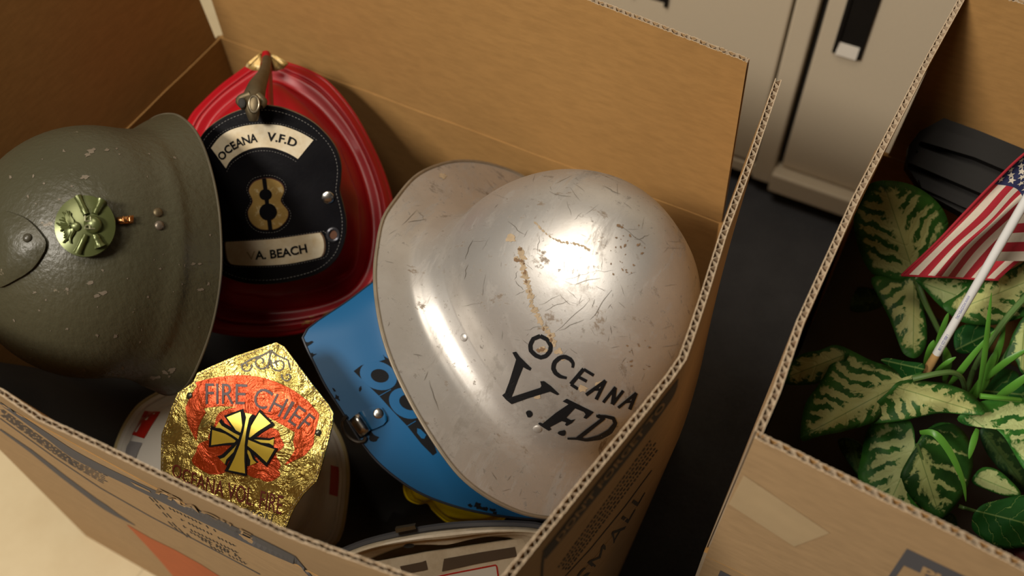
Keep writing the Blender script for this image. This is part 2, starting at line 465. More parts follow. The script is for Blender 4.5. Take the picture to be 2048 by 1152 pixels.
def leaf_mat(name, dark, mid, light, freq=2.6, amount=1.0, kind='vein'):
    k = M(name); uv = k.tc.outputs['UV']
    sep = k.nt.nodes.new('ShaderNodeSeparateXYZ'); k.link(uv, sep.inputs[0]); X, Y = sep.outputs[0], sep.outputs[1]
    ra = k.nt.nodes.new('ShaderNodeAttribute'); ra.attribute_name = 'rad'; rad = ra.outputs['Fac']
    nz_ = k.noise(1.6, 4, .6, uv, .4); nf = k.noise(5.5, 5, .65, uv, .9); ng = k.noise(2.2, 3, .5, uv, .3)
    ax = k.math('ABSOLUTE', X)
    ph = k.math('MULTIPLY', k.math('ADD', k.math('SUBTRACT', Y, k.math('MULTIPLY', ax, .85)), k.math('MULTIPLY', nz_, .85)), freq)
    tri = k.math('ABSOLUTE', k.math('SUBTRACT', k.math('FRACT', ph), .5))          # 0 on a side vein
    jit = k.math('SUBTRACT', nf, .5)
    if kind == 'thin':
        fac = k.math('MAXIMUM', k.ramp(tri, [(.0, 1.0), (.04, 0.0)]), k.ramp(ax, [(.0, 1.0), (.02, 0.0)]))
        col = k.mix(fac, k.mix(nf, dark, mid), light)
    else:
        wv = k.math('ADD', tri, k.math('MULTIPLY', jit, .70))
        mw = k.math('ADD', ax, k.math('MULTIPLY', jit, .55))
        if kind == 'vein':
            vein = k.ramp(wv, [(.0, .9), (.13 * amount, 0.0)]); midr = k.ramp(mw, [(.02, 1.0), (.13 * amount, 0.0)])
        else:
            vein = k.ramp(wv, [(.16, 1.0), (.34 * amount, 0.0)]); midr = k.ramp(mw, [(.06, 1.0), (.24 * amount, 0.0)])
        fac = k.math('MULTIPLY', k.math('MAXIMUM', vein, midr), k.ramp(k.math('ADD', rad, k.math('MULTIPLY', jit, .5)), [(.66, 1.0), (.90, 0.0)]))
        fac = k.math('MULTIPLY', fac, k.ramp(ng, [(.25, .55), (.5, 1.0)]))
        col = k.mix(k.ramp(fac, [(.12, 0.0), (.30, .6), (.55, 1.0)]), k.mix(k.ramp(ng, [(.40, 0.0), (.65, 1.0)]), dark, mid), light)
        col = k.mix(k.ramp(ax, [(.0, .7), (.014, 0.0)]), col, mid)
    k.set(color=col, rough=.55, spec=.25)
    k.bump(k.math('MULTIPLY', k.ramp(tri, [(.0, 0.0), (.15, 1.0)]), 1.0), .25, .002)
    return k.m
LEAF_A = leaf_mat('variegated_leaf', (.010, .050, .008), (.022, .095, .012), (.36, .42, .15), 2.3, 1.45)
LEAF_B = leaf_mat('pale_variegated_leaf', (.018, .10, .016), (.045, .19, .022), (.48, .56, .24), 2.7, 1.0, 'blotch')
LEAF_E = leaf_mat('cream_veined_leaf', (.018, .080, .011), (.035, .135, .018), (.42, .44, .17), 3.0, .90, 'blotch')
LEAF_C = leaf_mat('deep_green_leaf', (.008, .065, .010), (.012, .09, .014), (.16, .26, .07), 3.2, 1.0, 'thin')
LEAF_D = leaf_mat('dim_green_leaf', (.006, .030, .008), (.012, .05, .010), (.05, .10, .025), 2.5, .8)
GRASS = plain('grass_green', (.09, .27, .03), .4, 0, .3, 25)
STEM = plain('stem_green', (.10, .19, .05), .45, 0, .3, 25)
WOOD = plain('pale_wood', (.50, .30, .11), .6, 0, .2, 80)
WHITE_STICK = plain('white_paint', (.78, .78, .76), .35, 0, .03)
BLUE_INK = plain('blue_ink', (.03, .04, .30), .6)
FLAG_RED = plain('flag_red', (.31, .008, .018), .85, 0, .12, 400)
FLAG_WHITE = plain('flag_white', (.52, .46, .37), .85, 0, .08, 400)
FLAG_BLUE = plain('flag_blue', (.010, .014, .060), .85, 0, .15, 400)
DARK_RED = plain('dark_red_plastic', (.08, .006, .006), .4)


# ------------------------------------------------------------------ setting
mb = MB(); mb.box((-3, -2.5, -.05), (3, 2.6, 0)); o = mb.build('floor', TILE, smooth=False, org=(0, 0, 0)); o['kind'] = 'structure'
mb = MB(); mb.box((-3, 1.60, 0), (3, 1.70, 2.6)); o = mb.build('wall_back', WALL, smooth=False); o['kind'] = 'structure'

mb = MB()
xs = np.linspace(-.46, 1.4, 30); ys = np.linspace(-.9, 1.50, 30)
mb.grid([[(x, y, .0012 + .0003 * math.sin(9 * x + 5 * y)) for y in ys] for x in xs])
mb.grid([[(x, y, .0003) for y in ys] for x in xs], flip=True)
n_ = 30
for a in range(29):
    for (i, j) in (((a, 0), (a + 1, 0)), ((a, 29), (a + 1, 29)), ((0, a), (0, a + 1)), ((29, a), (29, a + 1))):
        p, q = i[0] * 30 + i[1], j[0] * 30 + j[1]; mb.f.append([p, q, q + 900, p + 900]); mb.m.append(0)
o = mb.build('floor_mat', MAT); tag(o, 'black carpet mat on the floor between the two cardboard boxes', 'mat')


# ------------------------------------------------------------------ cabinet
Y0 = 1.022
cab = thing('metal_cabinet', (.0, Y0 + .2, 0.0), 'beige metal cabinet with recessed black handles behind the boxes', 'cabinet')
X_A0, X_A1, X_P1, X_B1 = -.80, -.176, -.1415, .46
mb = MB()
mb.box((X_A0 - .04, Y0 + .022, .036), (X_B1 + .04, Y0 + .50, 1.30))           # carcass
mb.box((X_A1 + .004, Y0 - .001, .036), (X_P1 - .002, Y0 + .03, 1.30))         # middle post
mb.box((X_P1 - .002, Y0 - .012, .034), (X_B1 + .04, Y0 + .03, .070))          # ledge below right door
mb.box((X_A0, Y0 + .004, .036), (X_A1 + .004, Y0 + .03, .058))
for x in (-.82, .47): mb.box((x, Y0 + .06, 0.0), (x + .03, Y0 + .48, .036))
mb.box((X_P1 - .04, Y0 + .30, 0.0), (X_P1, Y0 + .48, .036))
mb.build('body', CABINET, cab, smooth=False, bevel=.003)
mb = MB(); mb.box((X_A0, Y0 + .003, .064), (X_A1, Y0 + .024, 1.28)); da = mb.build('door', CABINET, cab, smooth=False, bevel=.003)
mb = MB(); mb.box((X_P1 + .006, Y0 + .006, .0725), (X_B1, Y0 + .028, 1.28)); db = mb.build('door', CABINET, cab, smooth=False, bevel=.003)
mb = MB(); mb.box((X_A1, Y0 + .016, .06), (X_A1 + .004, Y0 + .023, 1.28)); mb.box((X_P1 - .002, Y0 + .016, .07), (X_P1 + .006, Y0 + .023, 1.28))
mb.build('gap', CAB_DARK, cab, smooth=False)
def pull(par, x0, x1, z0, z1, yf, lip=True):
    mb = MB()
    mb.box((x0, yf - .004, z0), (x0 + .005, yf + .006, z1)); mb.box((x1 - .005, yf - .004, z0), (x1, yf + .006, z1))
    mb.box((x0, yf - .0006, z0 + .004), (x1, yf + .001, z1))
    o = mb.build('handle', BLACK_PLASTIC, par, smooth=False); 
    if not lip: return
    mb = MB(); mb.add([(x0 + .005, yf - .006, z0), (x1 - .005, yf - .006, z0), (x1 - .005, yf - .0007, z0 + .016), (x0 + .005, yf - .0007, z0 + .016)], [[0, 1, 2, 3]])
    q = mb.build('handle_lip', CHROME, par, smooth=False); q['label'] = 'bright chrome lip of the handle'
pull(db, -.114, -.078, .297, .52, Y0 + .006)
pull(da, -.385, -.333, .290, .330, Y0 + .003, False)
mb = MB(); mb.box((-.80, Y0 + .04, 0.0), (.44, Y0 + .05, .036)); mb.build('toe_kick', CAB_DARK, cab, smooth=False)


# ------------------------------------------------------------------ cardboard boxes
TH = .0050
def normals2(P):
    P = np.array(P); t = np.gradient(P[:, :2], axis=0); t /= np.linalg.norm(t, axis=1)[:, None]
    return np.stack([t[:, 1], -t[:, 0], np.zeros(len(t))], 1)
def board(mb, top, bot, th=TH, flute=True, pitch=.0082, mi=(0, 1, 2), jag=.0006):
    """corrugated sheet: left of travel = inner face (mi[1]); right = outer (mi[0]); cut edge and fluting mi[2]"""
    L = np.linalg.norm(np.diff(np.array(top, float), axis=0), axis=1).sum()
    n = int(L / pitch * 8) + 1 if flute else max(8, int(L / .03))
    T = resample(top, n); B = resample(bot, n)
    NT, NB = normals2(T), normals2(B)
    jz = rng.uniform(-jag, jag, n); T = T + np.stack([np.zeros(n), np.zeros(n), jz], 1)
    def strip(a, b, mo, close_top=True):
        rows = [B + NB * a, T + NT * a, T + NT * b, B + NB * b]
        G = np.array(rows).transpose(1, 0, 2)
        o = mb.grid(G, mo, closev=True)
        nf = (n - 1) * 4
        for i in range(n - 1): mb.m[len(mb.m) - nf + i * 4 + 1] = mi[2]
        mb.f.append([o, o + 1, o + 2, o + 3]); mb.m.append(mi[2]); e = o + (n - 1) * 4
        mb.f.append([e + 3, e + 2, e + 1, e]); mb.m.append(mi[2])
    if not flute:
        strip(th / 2, -th / 2, mi[0])
        # inner face material
        nf = (n - 1) * 4 + 2
        for i in range(n - 1): mb.m[len(mb.m) - nf + i * 4 + 2] = mi[1]; mb.m[len(mb.m) - nf + i * 4 + 1] = mi[1]
        return
    lt = .0007
    strip(th / 2, th / 2 - lt, mi[0]); strip(-th / 2 + lt, -th / 2, mi[1])
    ph = np.arange(n) * (2 * math.pi / 8)
    s = np.sin(ph) * 1.25; s = np.clip(s, -1, 1) * (th / 2 - lt)
    w = .00025
    rows = [B + NB * (s + w)[:, None], T + NT * (s + w)[:, None], T + NT * (s - w)[:, None], B + NB * (s - w)[:, None]]
    mb.grid(np.array(rows).transpose(1, 0, 2), mi[2], closev=True)


KM = [KRAFT_OUT, KRAFT, KRAFT_EDGE]
HC = .430
# --- left box (travel direction is counter-clockwise seen from above so that the right side of travel is outside)
FLc, FRc, BRc, BLc = (-.700, .150), (-.117, .150), (-.117, .598), (-.700, .601)
RW = [(-.113, .150), (-.090, .25), (-.071, .345), (-.077, .43), (-.099, .53), (-.117, .598)]
bx = thing('cardboard_box', (-.41, .375, 0), 'open cardboard box full of old fire helmets', 'box')
LB = {}
def z3(P, z): return [(p[0], p[1], z) for p in P]
mb = MB(); board(mb, z3([FLc, FRc], HC - .001), z3([FLc, FRc], .0), flute=False); LB['wf'] = mb; mb.build('wall', KM, bx, smooth=False)
mb = MB(); board(mb, z3(spline([p + (0,) for p in RW], 5), HC - .001), z3([FRc, (-.105, .345), BRc], .0), flute=False); LB['wr'] = mb; mb.build('wall', KM, bx, smooth=30)
mb = MB(); board(mb, z3([BRc, BLc], HC - .001), z3([BRc, BLc], .0), flute=False); mb.build('wall', KM, bx, smooth=False)
mb = MB(); board(mb, z3([BLc, FLc], HC - .001), z3([BLc, FLc], .0), flute=False); mb.build('wall', KM, bx, smooth=False)
mb = MB(); mb.box((-.697, .153, .003), (-.12, .597, .008)); mb.build('bottom_panel', KRAFT, bx, smooth=False)
# front flap
ft = [(-.695, .122, .606)] + [tuple(atz(u, v, .617)) for u, v in ((-60, 755), (0, 782), (80, 836), (200, 891), (350, 963), (480, 1023), (560, 1060), (612, 1081), (690, 1109), (830, 1159), (960, 1202))]
fb = z3([(-.695, .150), (ft[-1][0], .150)], HC)
mb = MB(); board(mb, ft, fb, th=.0038, mi=(0, 1, 2)); LB['ff'] = mb; FF = mb.build('flap', KM, bx, smooth=30)
# right flap
rt = [tuple(atz(u, v, .617)) for u, v in ((965, 1212), (1015, 1152), (1100, 1047), (1190, 937), (1290, 815), (1340, 752), (1365, 716), (1385, 660), (1410, 585), (1447, 466), (1500, 325), (1557, 158))]
rb_ = z3(spline([p + (0,) for p in [(-.113, .158)] + RW[1:-1] + [(-.113, .594)]], 6), HC)
mb = MB(); board(mb, rt, rb_); LB['rf'] = mb; RF = mb.build('flap', KM, bx, smooth=30)
# back flap
bt = [tuple(atz(1497, 121, .620)), tuple(atz(1180, -2, .626)), (-.55, .603, .627), (-.6935, .604, .626)]
bb = z3([(-.117, .5988), (-.6935, .6018)], HC)
mb = MB(); board(mb, bt, bb); LB['bf'] = mb; mb.build('flap', KM, bx, smooth=30)
# left flap
lt_ = [(-.712, .590, .624), (-.716, .38, .626), (-.712, .160, .622)]
mb = MB(); board(mb, lt_, z3([(-.7017, .593), (-.7017, .155)], HC)); mb.build('flap', KM, bx, smooth=30)

# --- printing on the left box, with a shadow band painted at its foot
SF = surf_bvh(MB.bvh(LB['ff'])); SR = surf_bvh(LB['rf'].bvh())
def both(d1, d2):
    a, b = surf_bvh(d1.bvh()), surf_bvh(d2.bvh())
    def S(u, v):
        x, y = a(u, v), b(u, v)
        if x is None: return y
        if y is None: return x
        return x if np.linalg.norm(x[0] - CAM) < np.linalg.norm(y[0] - CAM) else y
    return S
SFB = both(LB['ff'], LB['wf']); SRB = both(LB['rf'], LB['wr'])
HP = .0004
mb = MB()
up_ = spline([(0, 803, 0), (89, 861, 0), (161, 907, 0), (261, 957, 0), (420, 1030, 0), (520, 1076, 0), (590, 1111, 0)], 8)
lo_ = spline([(0, 808, 0), (89, 873, 0), (150, 918, 0), (256, 970, 0), (408, 1045, 0), (506, 1092, 0), (586, 1127, 0)], 8)
ribbon(mb, [p[:2] for p in up_], [p[:2] for p in lo_], SFB, HP, 2)
ribbon(mb, [(590, 1111), (604, 1128), (625, 1152), (640, 1172)], [(586, 1127), (598, 1130), (618, 1152), (632, 1172)], SFB, HP, 1)
stroke(mb, [(0, 858), (60, 900), (130, 955), (190, 1000), (235, 1030), (270, 1050)], [3, 6, 8, 9, 10, 1], SFB, HP)
stroke(mb, [(0, 836), (110, 915), (200, 975), (300, 1032), (420, 1095), (520, 1148)], 1.6, SFB, HP)
stroke(mb, [(180, 1066), (215, 1090), (250, 1115), (300, 1150)], [3, 12, 10, 5], SFB, HP)  # shadow along the box's lower edge, painted as a dark band
for r_ in range(6):
    f0 = (r_ + 1) / 8.0
    def lp(t):
        u = t * 215; vu = np.interp(u, [0, 89, 150, 215], [812, 876, 920, 948]); vl = np.interp(u, [0, 110, 215], [834, 913, 978]); return (u, vu + (vl - vu) * f0)
    t = rng.uniform(0, .05)
    while t < .97:
        d = rng.uniform(.03, .09); stroke(mb, [lp(t), lp(min(1, t + d))], 1.1, SFB, HP, step=6); t += d + .012
o = mb.build('printing', INK_AND_SHADE, bx, smooth=False)
mb = MB()
text_on(mb, 'FRAGILE', [(312, 984), (420, 1036), (500, 1076)], 10, SFB, HP * 2, up=(.45, -1), bold=.03)
poly(mb, [(261, 961), (300, 980), (303, 984), (272, 970)], SFB, HP * 2)
mb.build('printing', KRAFT_OUT, bx, smooth=False)
mb = MB()
for r_, (u, v, n_) in enumerate(((338, 1014, 13), (354, 1033, 16), (366, 1050, 15), (380, 1062, 13), (402, 1076, 11), (420, 1090, 10))):
    for q_ in range(n_):
        if rng.rand() < .12: continue
        x, y = u + q_ * 7.4, v + q_ * 3.6; d = rng.uniform(.7, 1.1)
        stroke(mb, [(x, y), (x + 4.5 * d, y + 5.5 * d)], 1.2, SFB, HP, step=4)
        if rng.rand() < .5: stroke(mb, [(x + 4.5 * d, y + 5.5 * d), (x + 7, y + 4)], 1.1, SFB, HP, step=4)
for u, v in ((312, 1003), (325, 1017), (339, 1034), (350, 1052), (362, 1063), (379, 1074)):
    stroke(mb, [(u - 14, v - 10), (u - 4, v)], 1.2, SFB, HP, step=4); stroke(mb, [(u - 6, v - 8), (u + 4, v + 2)], 1.2, SFB, HP, step=4)
mb.build('printing', INK_DARK, bx, smooth=False)
mb = MB()
ribbon(mb, [(254, 1048), (300, 1075), (350, 1099), (400, 1127), (460, 1165)], [(256, 1051), (290, 1087), (320, 1120), (345, 1150), (360, 1170)], SFB, HP, 2)
mb.build('printing', INK_RED, bx, smooth=False)
# right flap printing
def off(P, d): return [(u + d[0] * k, v + d[1] * k) for (u, v, k) in P]
mb = MB()
A_ = spline([(1085, 1102, 0), (1130, 1046, 0), (1200, 956, 0), (1270, 868, 0), (1330, 790, 0), (1356, 756, 0)], 6)
B_ = spline([(1090, 1118, 0), (1140, 1058, 0), (1213, 968, 0), (1283, 880, 0), (1340, 802, 0), (1354, 772, 0)], 6)
ribbon(mb, [p[:2] for p in A_], [p[:2] for p in B_], SRB, HP, 2)
stroke(mb, [(1087, 1108), (1084, 1130), (1083, 1160)], 4, SRB, HP)
stroke(mb, [(1130, 1152), (1180, 1098), (1250, 1012), (1303, 940)], 1.4, SRB, HP)
for r_ in range(5):
    f0 = (r_ + .6) / 5.5
    def lp2(t): return (1112 + t * 200 + f0 * 24 - 6 * t, 1135 - t * 268 + f0 * 10 + 10 * t * f0)
    t = rng.uniform(0, .03)
    while t < .95:
        d = rng.uniform(.012, .03); stroke(mb, [lp2(t), lp2(t + d)], 1.9, SRB, HP, step=6); t += d + .011
mb.build('printing', INK_DARK, bx, smooth=False)
mb = MB(); text_on(mb, "DON'T FORGET TO", [(1116, 1082), (1200, 974), (1330, 808)], 9, SRB, HP * 2, bold=.02); mb.build('printing', KRAFT_OUT, bx, smooth=False)
mb = MB(); text_on(mb, 'SMALL', [(1168, 1172), (1230, 1090), (1290, 985)], (26, 12), SRB, HP, shear=.1); mb.build('printing', INK_DARK, bx, smooth=False)

# --- right box
rx = thing('cardboard_box', (.27, .52, 0), 'second cardboard box with tape, holding leaves and a small flag', 'box')
x0, x1, y0, y1 = -.0135, .570, .295, .748
mb = MB(); board(mb, z3([(x0, y0), (x1, y0)], HC - .001), z3([(x0, y0), (x1, y0)], 0), flute=False); RBw = mb; mb.build('wall', KM, rx, smooth=False)
mb = MB(); board(mb, z3([(x1, y0), (x1, y1)], HC - .001), z3([(x1, y0), (x1, y1)], 0), flute=False); mb.build('wall', KM, rx, smooth=False)
mb = MB(); board(mb, z3([(x1, y1), (x0, y1)], HC - .001), z3([(x1, y1), (x0, y1)], 0), flute=False); mb.build('wall', KM, rx, smooth=False)
mb = MB(); board(mb, z3([(x0, y1), (x0 - .003, .66), (x0 - .004, .55), (x0 - .003, .42), (x0, y0)], HC - .001), z3([(x0, y1), (x0, .66), (x0, .55), (x0, .42), (x0, y0)], 0), flute=False); mb.build('wall', KM, rx, smooth=False)
mb = MB(); mb.box((x0 + .003, y0 + .003, .005), (x1 - .003, y1 - .003, .010)); mb.build('bottom_panel', KRAFT, rx, smooth=False)
ft2 = [tuple(atz(u, v, .617)) for u, v in ((1512, 869), (1560, 892), (1640, 932), (1723, 973), (1876, 1045), (2048, 1133), (2150, 1190))]
mb = MB(); board(mb, ft2, z3([(x0, y0), (ft2[-1][0], y0)], HC)); R2F = mb; mb.build('flap', KM, rx, smooth=30)
lt2 = [tuple(atz(u, v, .617)) for u, v in ((1962, -70), (1922, 0), (1850, 130), (1785, 255), (1710, 400), (1600, 645), (1553, 782), (1516, 866))]
mb = MB(); board(mb, lt2, z3([(x0, y1 - .01), (x0 - .003, .66), (x0 - .004, .55), (x0 - .003, .42), (x0, y0 + .004)], HC)); mb.build('flap', KM, rx, smooth=30)
mb = MB(); board(mb, [(x1, y1 + .015, .62), (x0 + .016, y1 + .012, .62)], z3([(x1, y1), (x0 + .010, y1)], HC)); mb.build('flap', KM, rx, smooth=30)
mb = MB(); board(mb, [(x1 + .02, y0, .62), (x1 + .02, y1, .62)], z3([(x1, y0 + .01), (x1, y1 - .01)], HC)); mb.build('flap', KM, rx, smooth=30)
S2 = both(R2F, RBw)
mb = MB(); poly(mb, [(1488, 949), (1660, 1065), (1589, 1092), (1458, 1007)], S2, .0005, cuts=2); o = mb.build('tape', TAPE, rx, smooth=False); o['label'] = 'strip of tan packing tape'
mb = MB()
ribbon(mb, [(1814, 1096), (1900, 1137), (2048, 1208), (2075, 1221)], [(1804, 1128), (1890, 1168), (2030, 1238), (2060, 1252)], S2, HP, 2)
ribbon(mb, [(1814, 1096), (1775, 1155), (1750, 1190)], [(1812, 1124), (1788, 1158), (1764, 1195)], S2, HP, 1)
poly(mb, [(1441, 1140), (1490, 1165), (1480, 1190), (1430, 1165)], S2, HP)
mb.build('printing', INK_AND_SHADE, rx, smooth=False)
mb = MB(); text_on(mb, 'PL', [(1840, 1146), (1893, 1171)], 17, S2, HP * 2, bold=.04); mb.build('printing', KRAFT_OUT, rx, smooth=False)


# ------------------------------------------------------------------ helmet shell builder
class Radial:
    """closed outline given in pixels on a plane, as radius over angle about the centre"""
    def __init__(self, px, P0, A, X, Y, dense=8):
        S = surf_plane(P0, A); q = []
        for u, v in smooth_outline(px, dense):
            p = S(u, v)[0] - P0; q.append((math.atan2(p.dot(Y), p.dot(X)), math.hypot(p.dot(X), p.dot(Y))))
        q.sort(); a = np.array(q)
        self.a = np.r_[a[-6:, 0] - 2 * math.pi, a[:, 0], a[:6, 0] + 2 * math.pi]; self.r = np.r_[a[-6:, 1], a[:, 1], a[:6, 1]]
    def __call__(self, t): return np.interp((t + math.pi) % (2 * math.pi) - math.pi, self.a, self.r)
def frame(A, X0):
    A = nz(A); X = nz(X0 - A * X0.dot(A)); return A, X, np.cross(A, X)
def shell(mb, P0, A, X, Y, sect, n=144, th=.0016, mi=0, shift=None, zs=.013):
    """closed shell: sect(theta) -> outer profile [(r, z)] from rim to crown"""
    out, inn = [], []
    for t in np.linspace(-math.pi, math.pi, n, endpoint=False):
        S = np.array(sect(t)); g = np.gradient(S, axis=0); g /= (np.linalg.norm(g, axis=1)[:, None] + 1e-12)
        nn = np.stack([g[:, 1], -g[:, 0]], 1); I = S - nn * th; I[:, 0] = np.maximum(I[:, 0], .0005); I[-1, 0] = .0005
        e = lambda q: [P0 + q_[0] * (math.cos(t) * X + math.sin(t) * Y) + q_[1] * A + (0 if shift is None else shift * min(1, max(0, q_[1] / zs))) for q_ in q]
        out.append(e(S)); inn.append(e(I[::-1]))
    m = len(out[0])
    G = np.concatenate([np.array(out), np.array(inn)], 1)
    o = mb.grid(G, mi, closeu=True, closev=False)
    nvt = G.shape[1]
    for i in range(n):
        j = (i + 1) % n; mb.f.append([o + i * nvt + nvt - 1, o + j * nvt + nvt - 1, o + j * nvt, o + i * nvt]); mb.m.append(mi)
def rim_tube(mb, P0, A, X, Y, rf, z, rad, n=144, mi=0, m=8):
    rows = []
    for t in np.linspace(-math.pi, math.pi, n, endpoint=False):
        d = math.cos(t) * X + math.sin(t) * Y; r = rf(t)
        rows.append([P0 + d * (r + rad * math.cos(a)) + A * (z + rad * math.sin(a)) for a in np.linspace(0, 2 * math.pi, m, endpoint=False)])
    mb.grid(rows, mi, closeu=True, closev=True)
def prof(cps, n=5):
    return [p[:2] for p in spline([(r, z, 0) for r, z in cps], n)]


# ------------------------------------------------------------------ silver helmet
P0 = at(1022, 682, .850); A, X, Y = frame(cv(.565, .455, .69), cv(.44, -.90, 0))
sil_out = [(748, 550), (752, 500), (764, 440), (790, 398), (830, 352), (880, 328), (930, 321), (990, 330), (1060, 360), (1140, 430), (1210, 530), (1270, 650), (1310, 780), (1320, 900), (1280, 985), (1190, 1033), (1080, 1035), (1000, 1009), (930, 962), (880, 902), (830, 822), (790, 742), (765, 672), (752, 605)]
rbs = Radial(sil_out, P0, A, X, Y)
sil = thing('metal_helmet', P0, 'dented silver painted steel helmet lettered in black, beside the red helmet', 'helmet')
SRD_, SHZ, SZ0 = .1005, .138, .050
def sect_s(t):
    rb = rbs(t); e_ = .96 + .145 * math.cos(2 * t); rj = .1045 * e_
    c = [(rb, 0), (rb - (rb - rj) * .35, .004), (rb - (rb - rj) * .72, .008), (rj + .006, .013), (rj - .001, .022), (rj - .006, .036)]
    P = prof(c, 6)[:-1]
    for ph in np.linspace(0, math.pi / 2, 26): P.append((SRD_ * e_ * max(math.cos(ph), .004), SZ0 + SHZ * math.sin(ph)))
    return P
sv = cv(.9, .44, 0); sv = nz(sv - A * sv.dot(A))
mb = MB(); shell(mb, P0, A, X, Y, sect_s, shift=sv * .0095); SILB = mb
mb = MB(); rim_tube(mb, P0, A, X, Y, lambda t: rbs(t) - .0006, 0, .0016); mb.build('rim', plain('rim_metal', (.33, .28, .21), .5, .7, .3, 80), sil)
SS = surf_bvh(SILB.bvh())
HS = .0005
def zc(L, ox, oy, s): return [(ox + x / s, oy + y / s) for x, y in L]
Z4 = (980, 640, 4.266)
mb = MB()
# OCEANA, brushed capitals
O_ = zc([(430, 135), (490, 165), (520, 215), (515, 265), (480, 305), (435, 318), (390, 300), (350, 260), (345, 210), (370, 160), (430, 135)], *Z4)
stroke(mb, O_, 8.5, SS, HS)
stroke(mb, zc([(705, 405), (712, 370), (690, 335), (640, 310), (595, 320), (550, 360), (540, 410), (560, 450), (600, 480), (655, 492)], *Z4), [5, 8, 9, 9, 9, 8, 5], SS, HS)
for q, w in (([(800, 415), (690, 545)], 8), ([(800, 418), (885, 470)], 6), ([(750, 480), (825, 520)], 6), ([(690, 545), (750, 585)], 6)): stroke(mb, zc(q, *Z4), w, SS, HS)
for q, w in (([(985, 515), (820, 635)], 7), ([(985, 515), (905, 675)], 7), ([(875, 590), (945, 590)], 5)): stroke(mb, zc(q, *Z4), w, SS, HS)
for q, w in (([(1070, 570), (965, 700)], 6), ([(1065, 575), (1045, 715)], 8), ([(1135, 600), (1045, 718)], 6)): stroke(mb, zc(q, *Z4), w, SS, HS)
for q, w in (([(1245, 620), (1092, 745)], 5.5), ([(1245, 620), (1190, 760)], 7), ([(1140, 700), (1225, 690)], 4)): stroke(mb, zc(q, *Z4), w, SS, HS)
# V.F.D, brushed serif letters
poly(mb, zc([(193, 275), (225, 268), (255, 310), (300, 355), (356, 410), (345, 430), (318, 418), (285, 400), (240, 510), (200, 620), (185, 655), (430, 575), (440, 560), (430, 520), (462, 518), (520, 560), (593, 630), (575, 638), (515, 608), (490, 615), (330, 665), (185, 716), (140, 680), (105, 640), (130, 620), (165, 530), (215, 370), (225, 335)], *Z4), SS, HS, cuts=2)
poly(mb, zc([(655, 668), (760, 720), (885, 782), (862, 805), (822, 840), (797, 830), (815, 800), (800, 780), (725, 750), (650, 830), (690, 850), (728, 842), (700, 875), (655, 900), (640, 890), (650, 870), (612, 858), (510, 912), (525, 930), (500, 942), (440, 905), (410, 882), (425, 870), (450, 880), (560, 790), (670, 715), (620, 690)], *Z4), SS, HS, cuts=2)
stroke(mb, zc([(920, 815), (975, 830), (745, 1010)], *Z4), [8, 7, 8, 8], SS, HS)
stroke(mb, zc([(905, 815), (980, 818), (1050, 835), (1070, 880), (1020, 950), (930, 1000), (820, 1020), (740, 1008), (660, 1008)], *Z4), [5, 6, 8, 11, 10, 7, 5, 4], SS, HS)
def blob(mb, u, v, r, S, h, sq=1.0, mi=0, wob=.25, ang=0.0):
    ca, sa = math.cos(ang), math.sin(ang)
    px = []
    for a in np.linspace(0, 2 * math.pi, 12, endpoint=False):
        rr = r * (1 + rng.uniform(-wob, wob)); x, y = rr * math.cos(a), rr * sq * math.sin(a); px.append((u + ca * x - sa * y, v + sa * x + ca * y))
    patch(mb, px, S, h, (u, v), 2, mi)
blob(mb, 1059, 827, 6.5, SS, HS); blob(mb, 1124, 865, 8, SS, HS, .7)
mb.build('lettering', BLACK_PAINT, sil, smooth=False)
# wear marks
mb = SILB; mb.cur = 1
strip = [(1040, 497), (1044, 515), (1050, 545), (1058, 580), (1070, 625), (1085, 650), (1098, 668), (1108, 690)]
P_ = resample(strip, 22)
for i, (u, v) in enumerate(P_): blob(mb, u + rng.uniform(-2, 2), v, rng.uniform(4, 8.5), SS, HS * .6, rng.uniform(.6, 1.2), 0, .45)
for u, v, r in ((1022, 478, 10), (1041, 505, 7), (1033, 517, 5), (1118, 702, 8), (1126, 716, 6), (1086, 698, 8), (1166, 776, 9), (1200, 768, 8), (886, 352, 7), (1074, 792, 7)): blob(mb, u, v, r, SS, HS * .7, .8, 0, .4)
for i in range(16):
    t = i / 15; blob(mb, 1072 + 105 * t, 447 + 62 * t + 10 * math.sin(t * 5), rng.uniform(2, 5), SS, HS * .6, .5, 0, .4, .7)
mb.cur = 2
for i in range(8): blob(mb, *(P_[rng.randint(2, 21)] + rng.uniform(-2, 2, 2)), rng.uniform(1.5, 3.2), SS, HS * 1.1, 1.3, 0, .4)
for u, v in ((1040, 498), (1044, 522), (1034, 520), (1237, 452), (1243, 455), (1085, 698), (1076, 700)): blob(mb, u, v, rng.uniform(3, 5.5), SS, HS * 1.1, .7, 0, .5)
for i in range(26): blob(mb, 1255 + rng.normal(0, 16), 490 + rng.normal(0, 30), rng.uniform(1, 3.5), SS, HS, .6, 0, .5, rng.uniform(0, 3))
for i in range(14): blob(mb, 1250 + 50 * rng.rand(), 700 + 60 * rng.rand() - 20, rng.uniform(1, 3), SS, HS, .6, 0, .5)
mb.cur = 3
def scratch(p, q, w=1.1, j=3.0):
    n = 6; pts = [(p[0] + (q[0] - p[0]) * t + rng.uniform(-j, j), p[1] + (q[1] - p[1]) * t + rng.uniform(-j, j)) for t in np.linspace(0, 1, n)]
    stroke(mb, pts, [w * .3, w, w * 1.2, w * .3], SS, HS * .8, step=6)
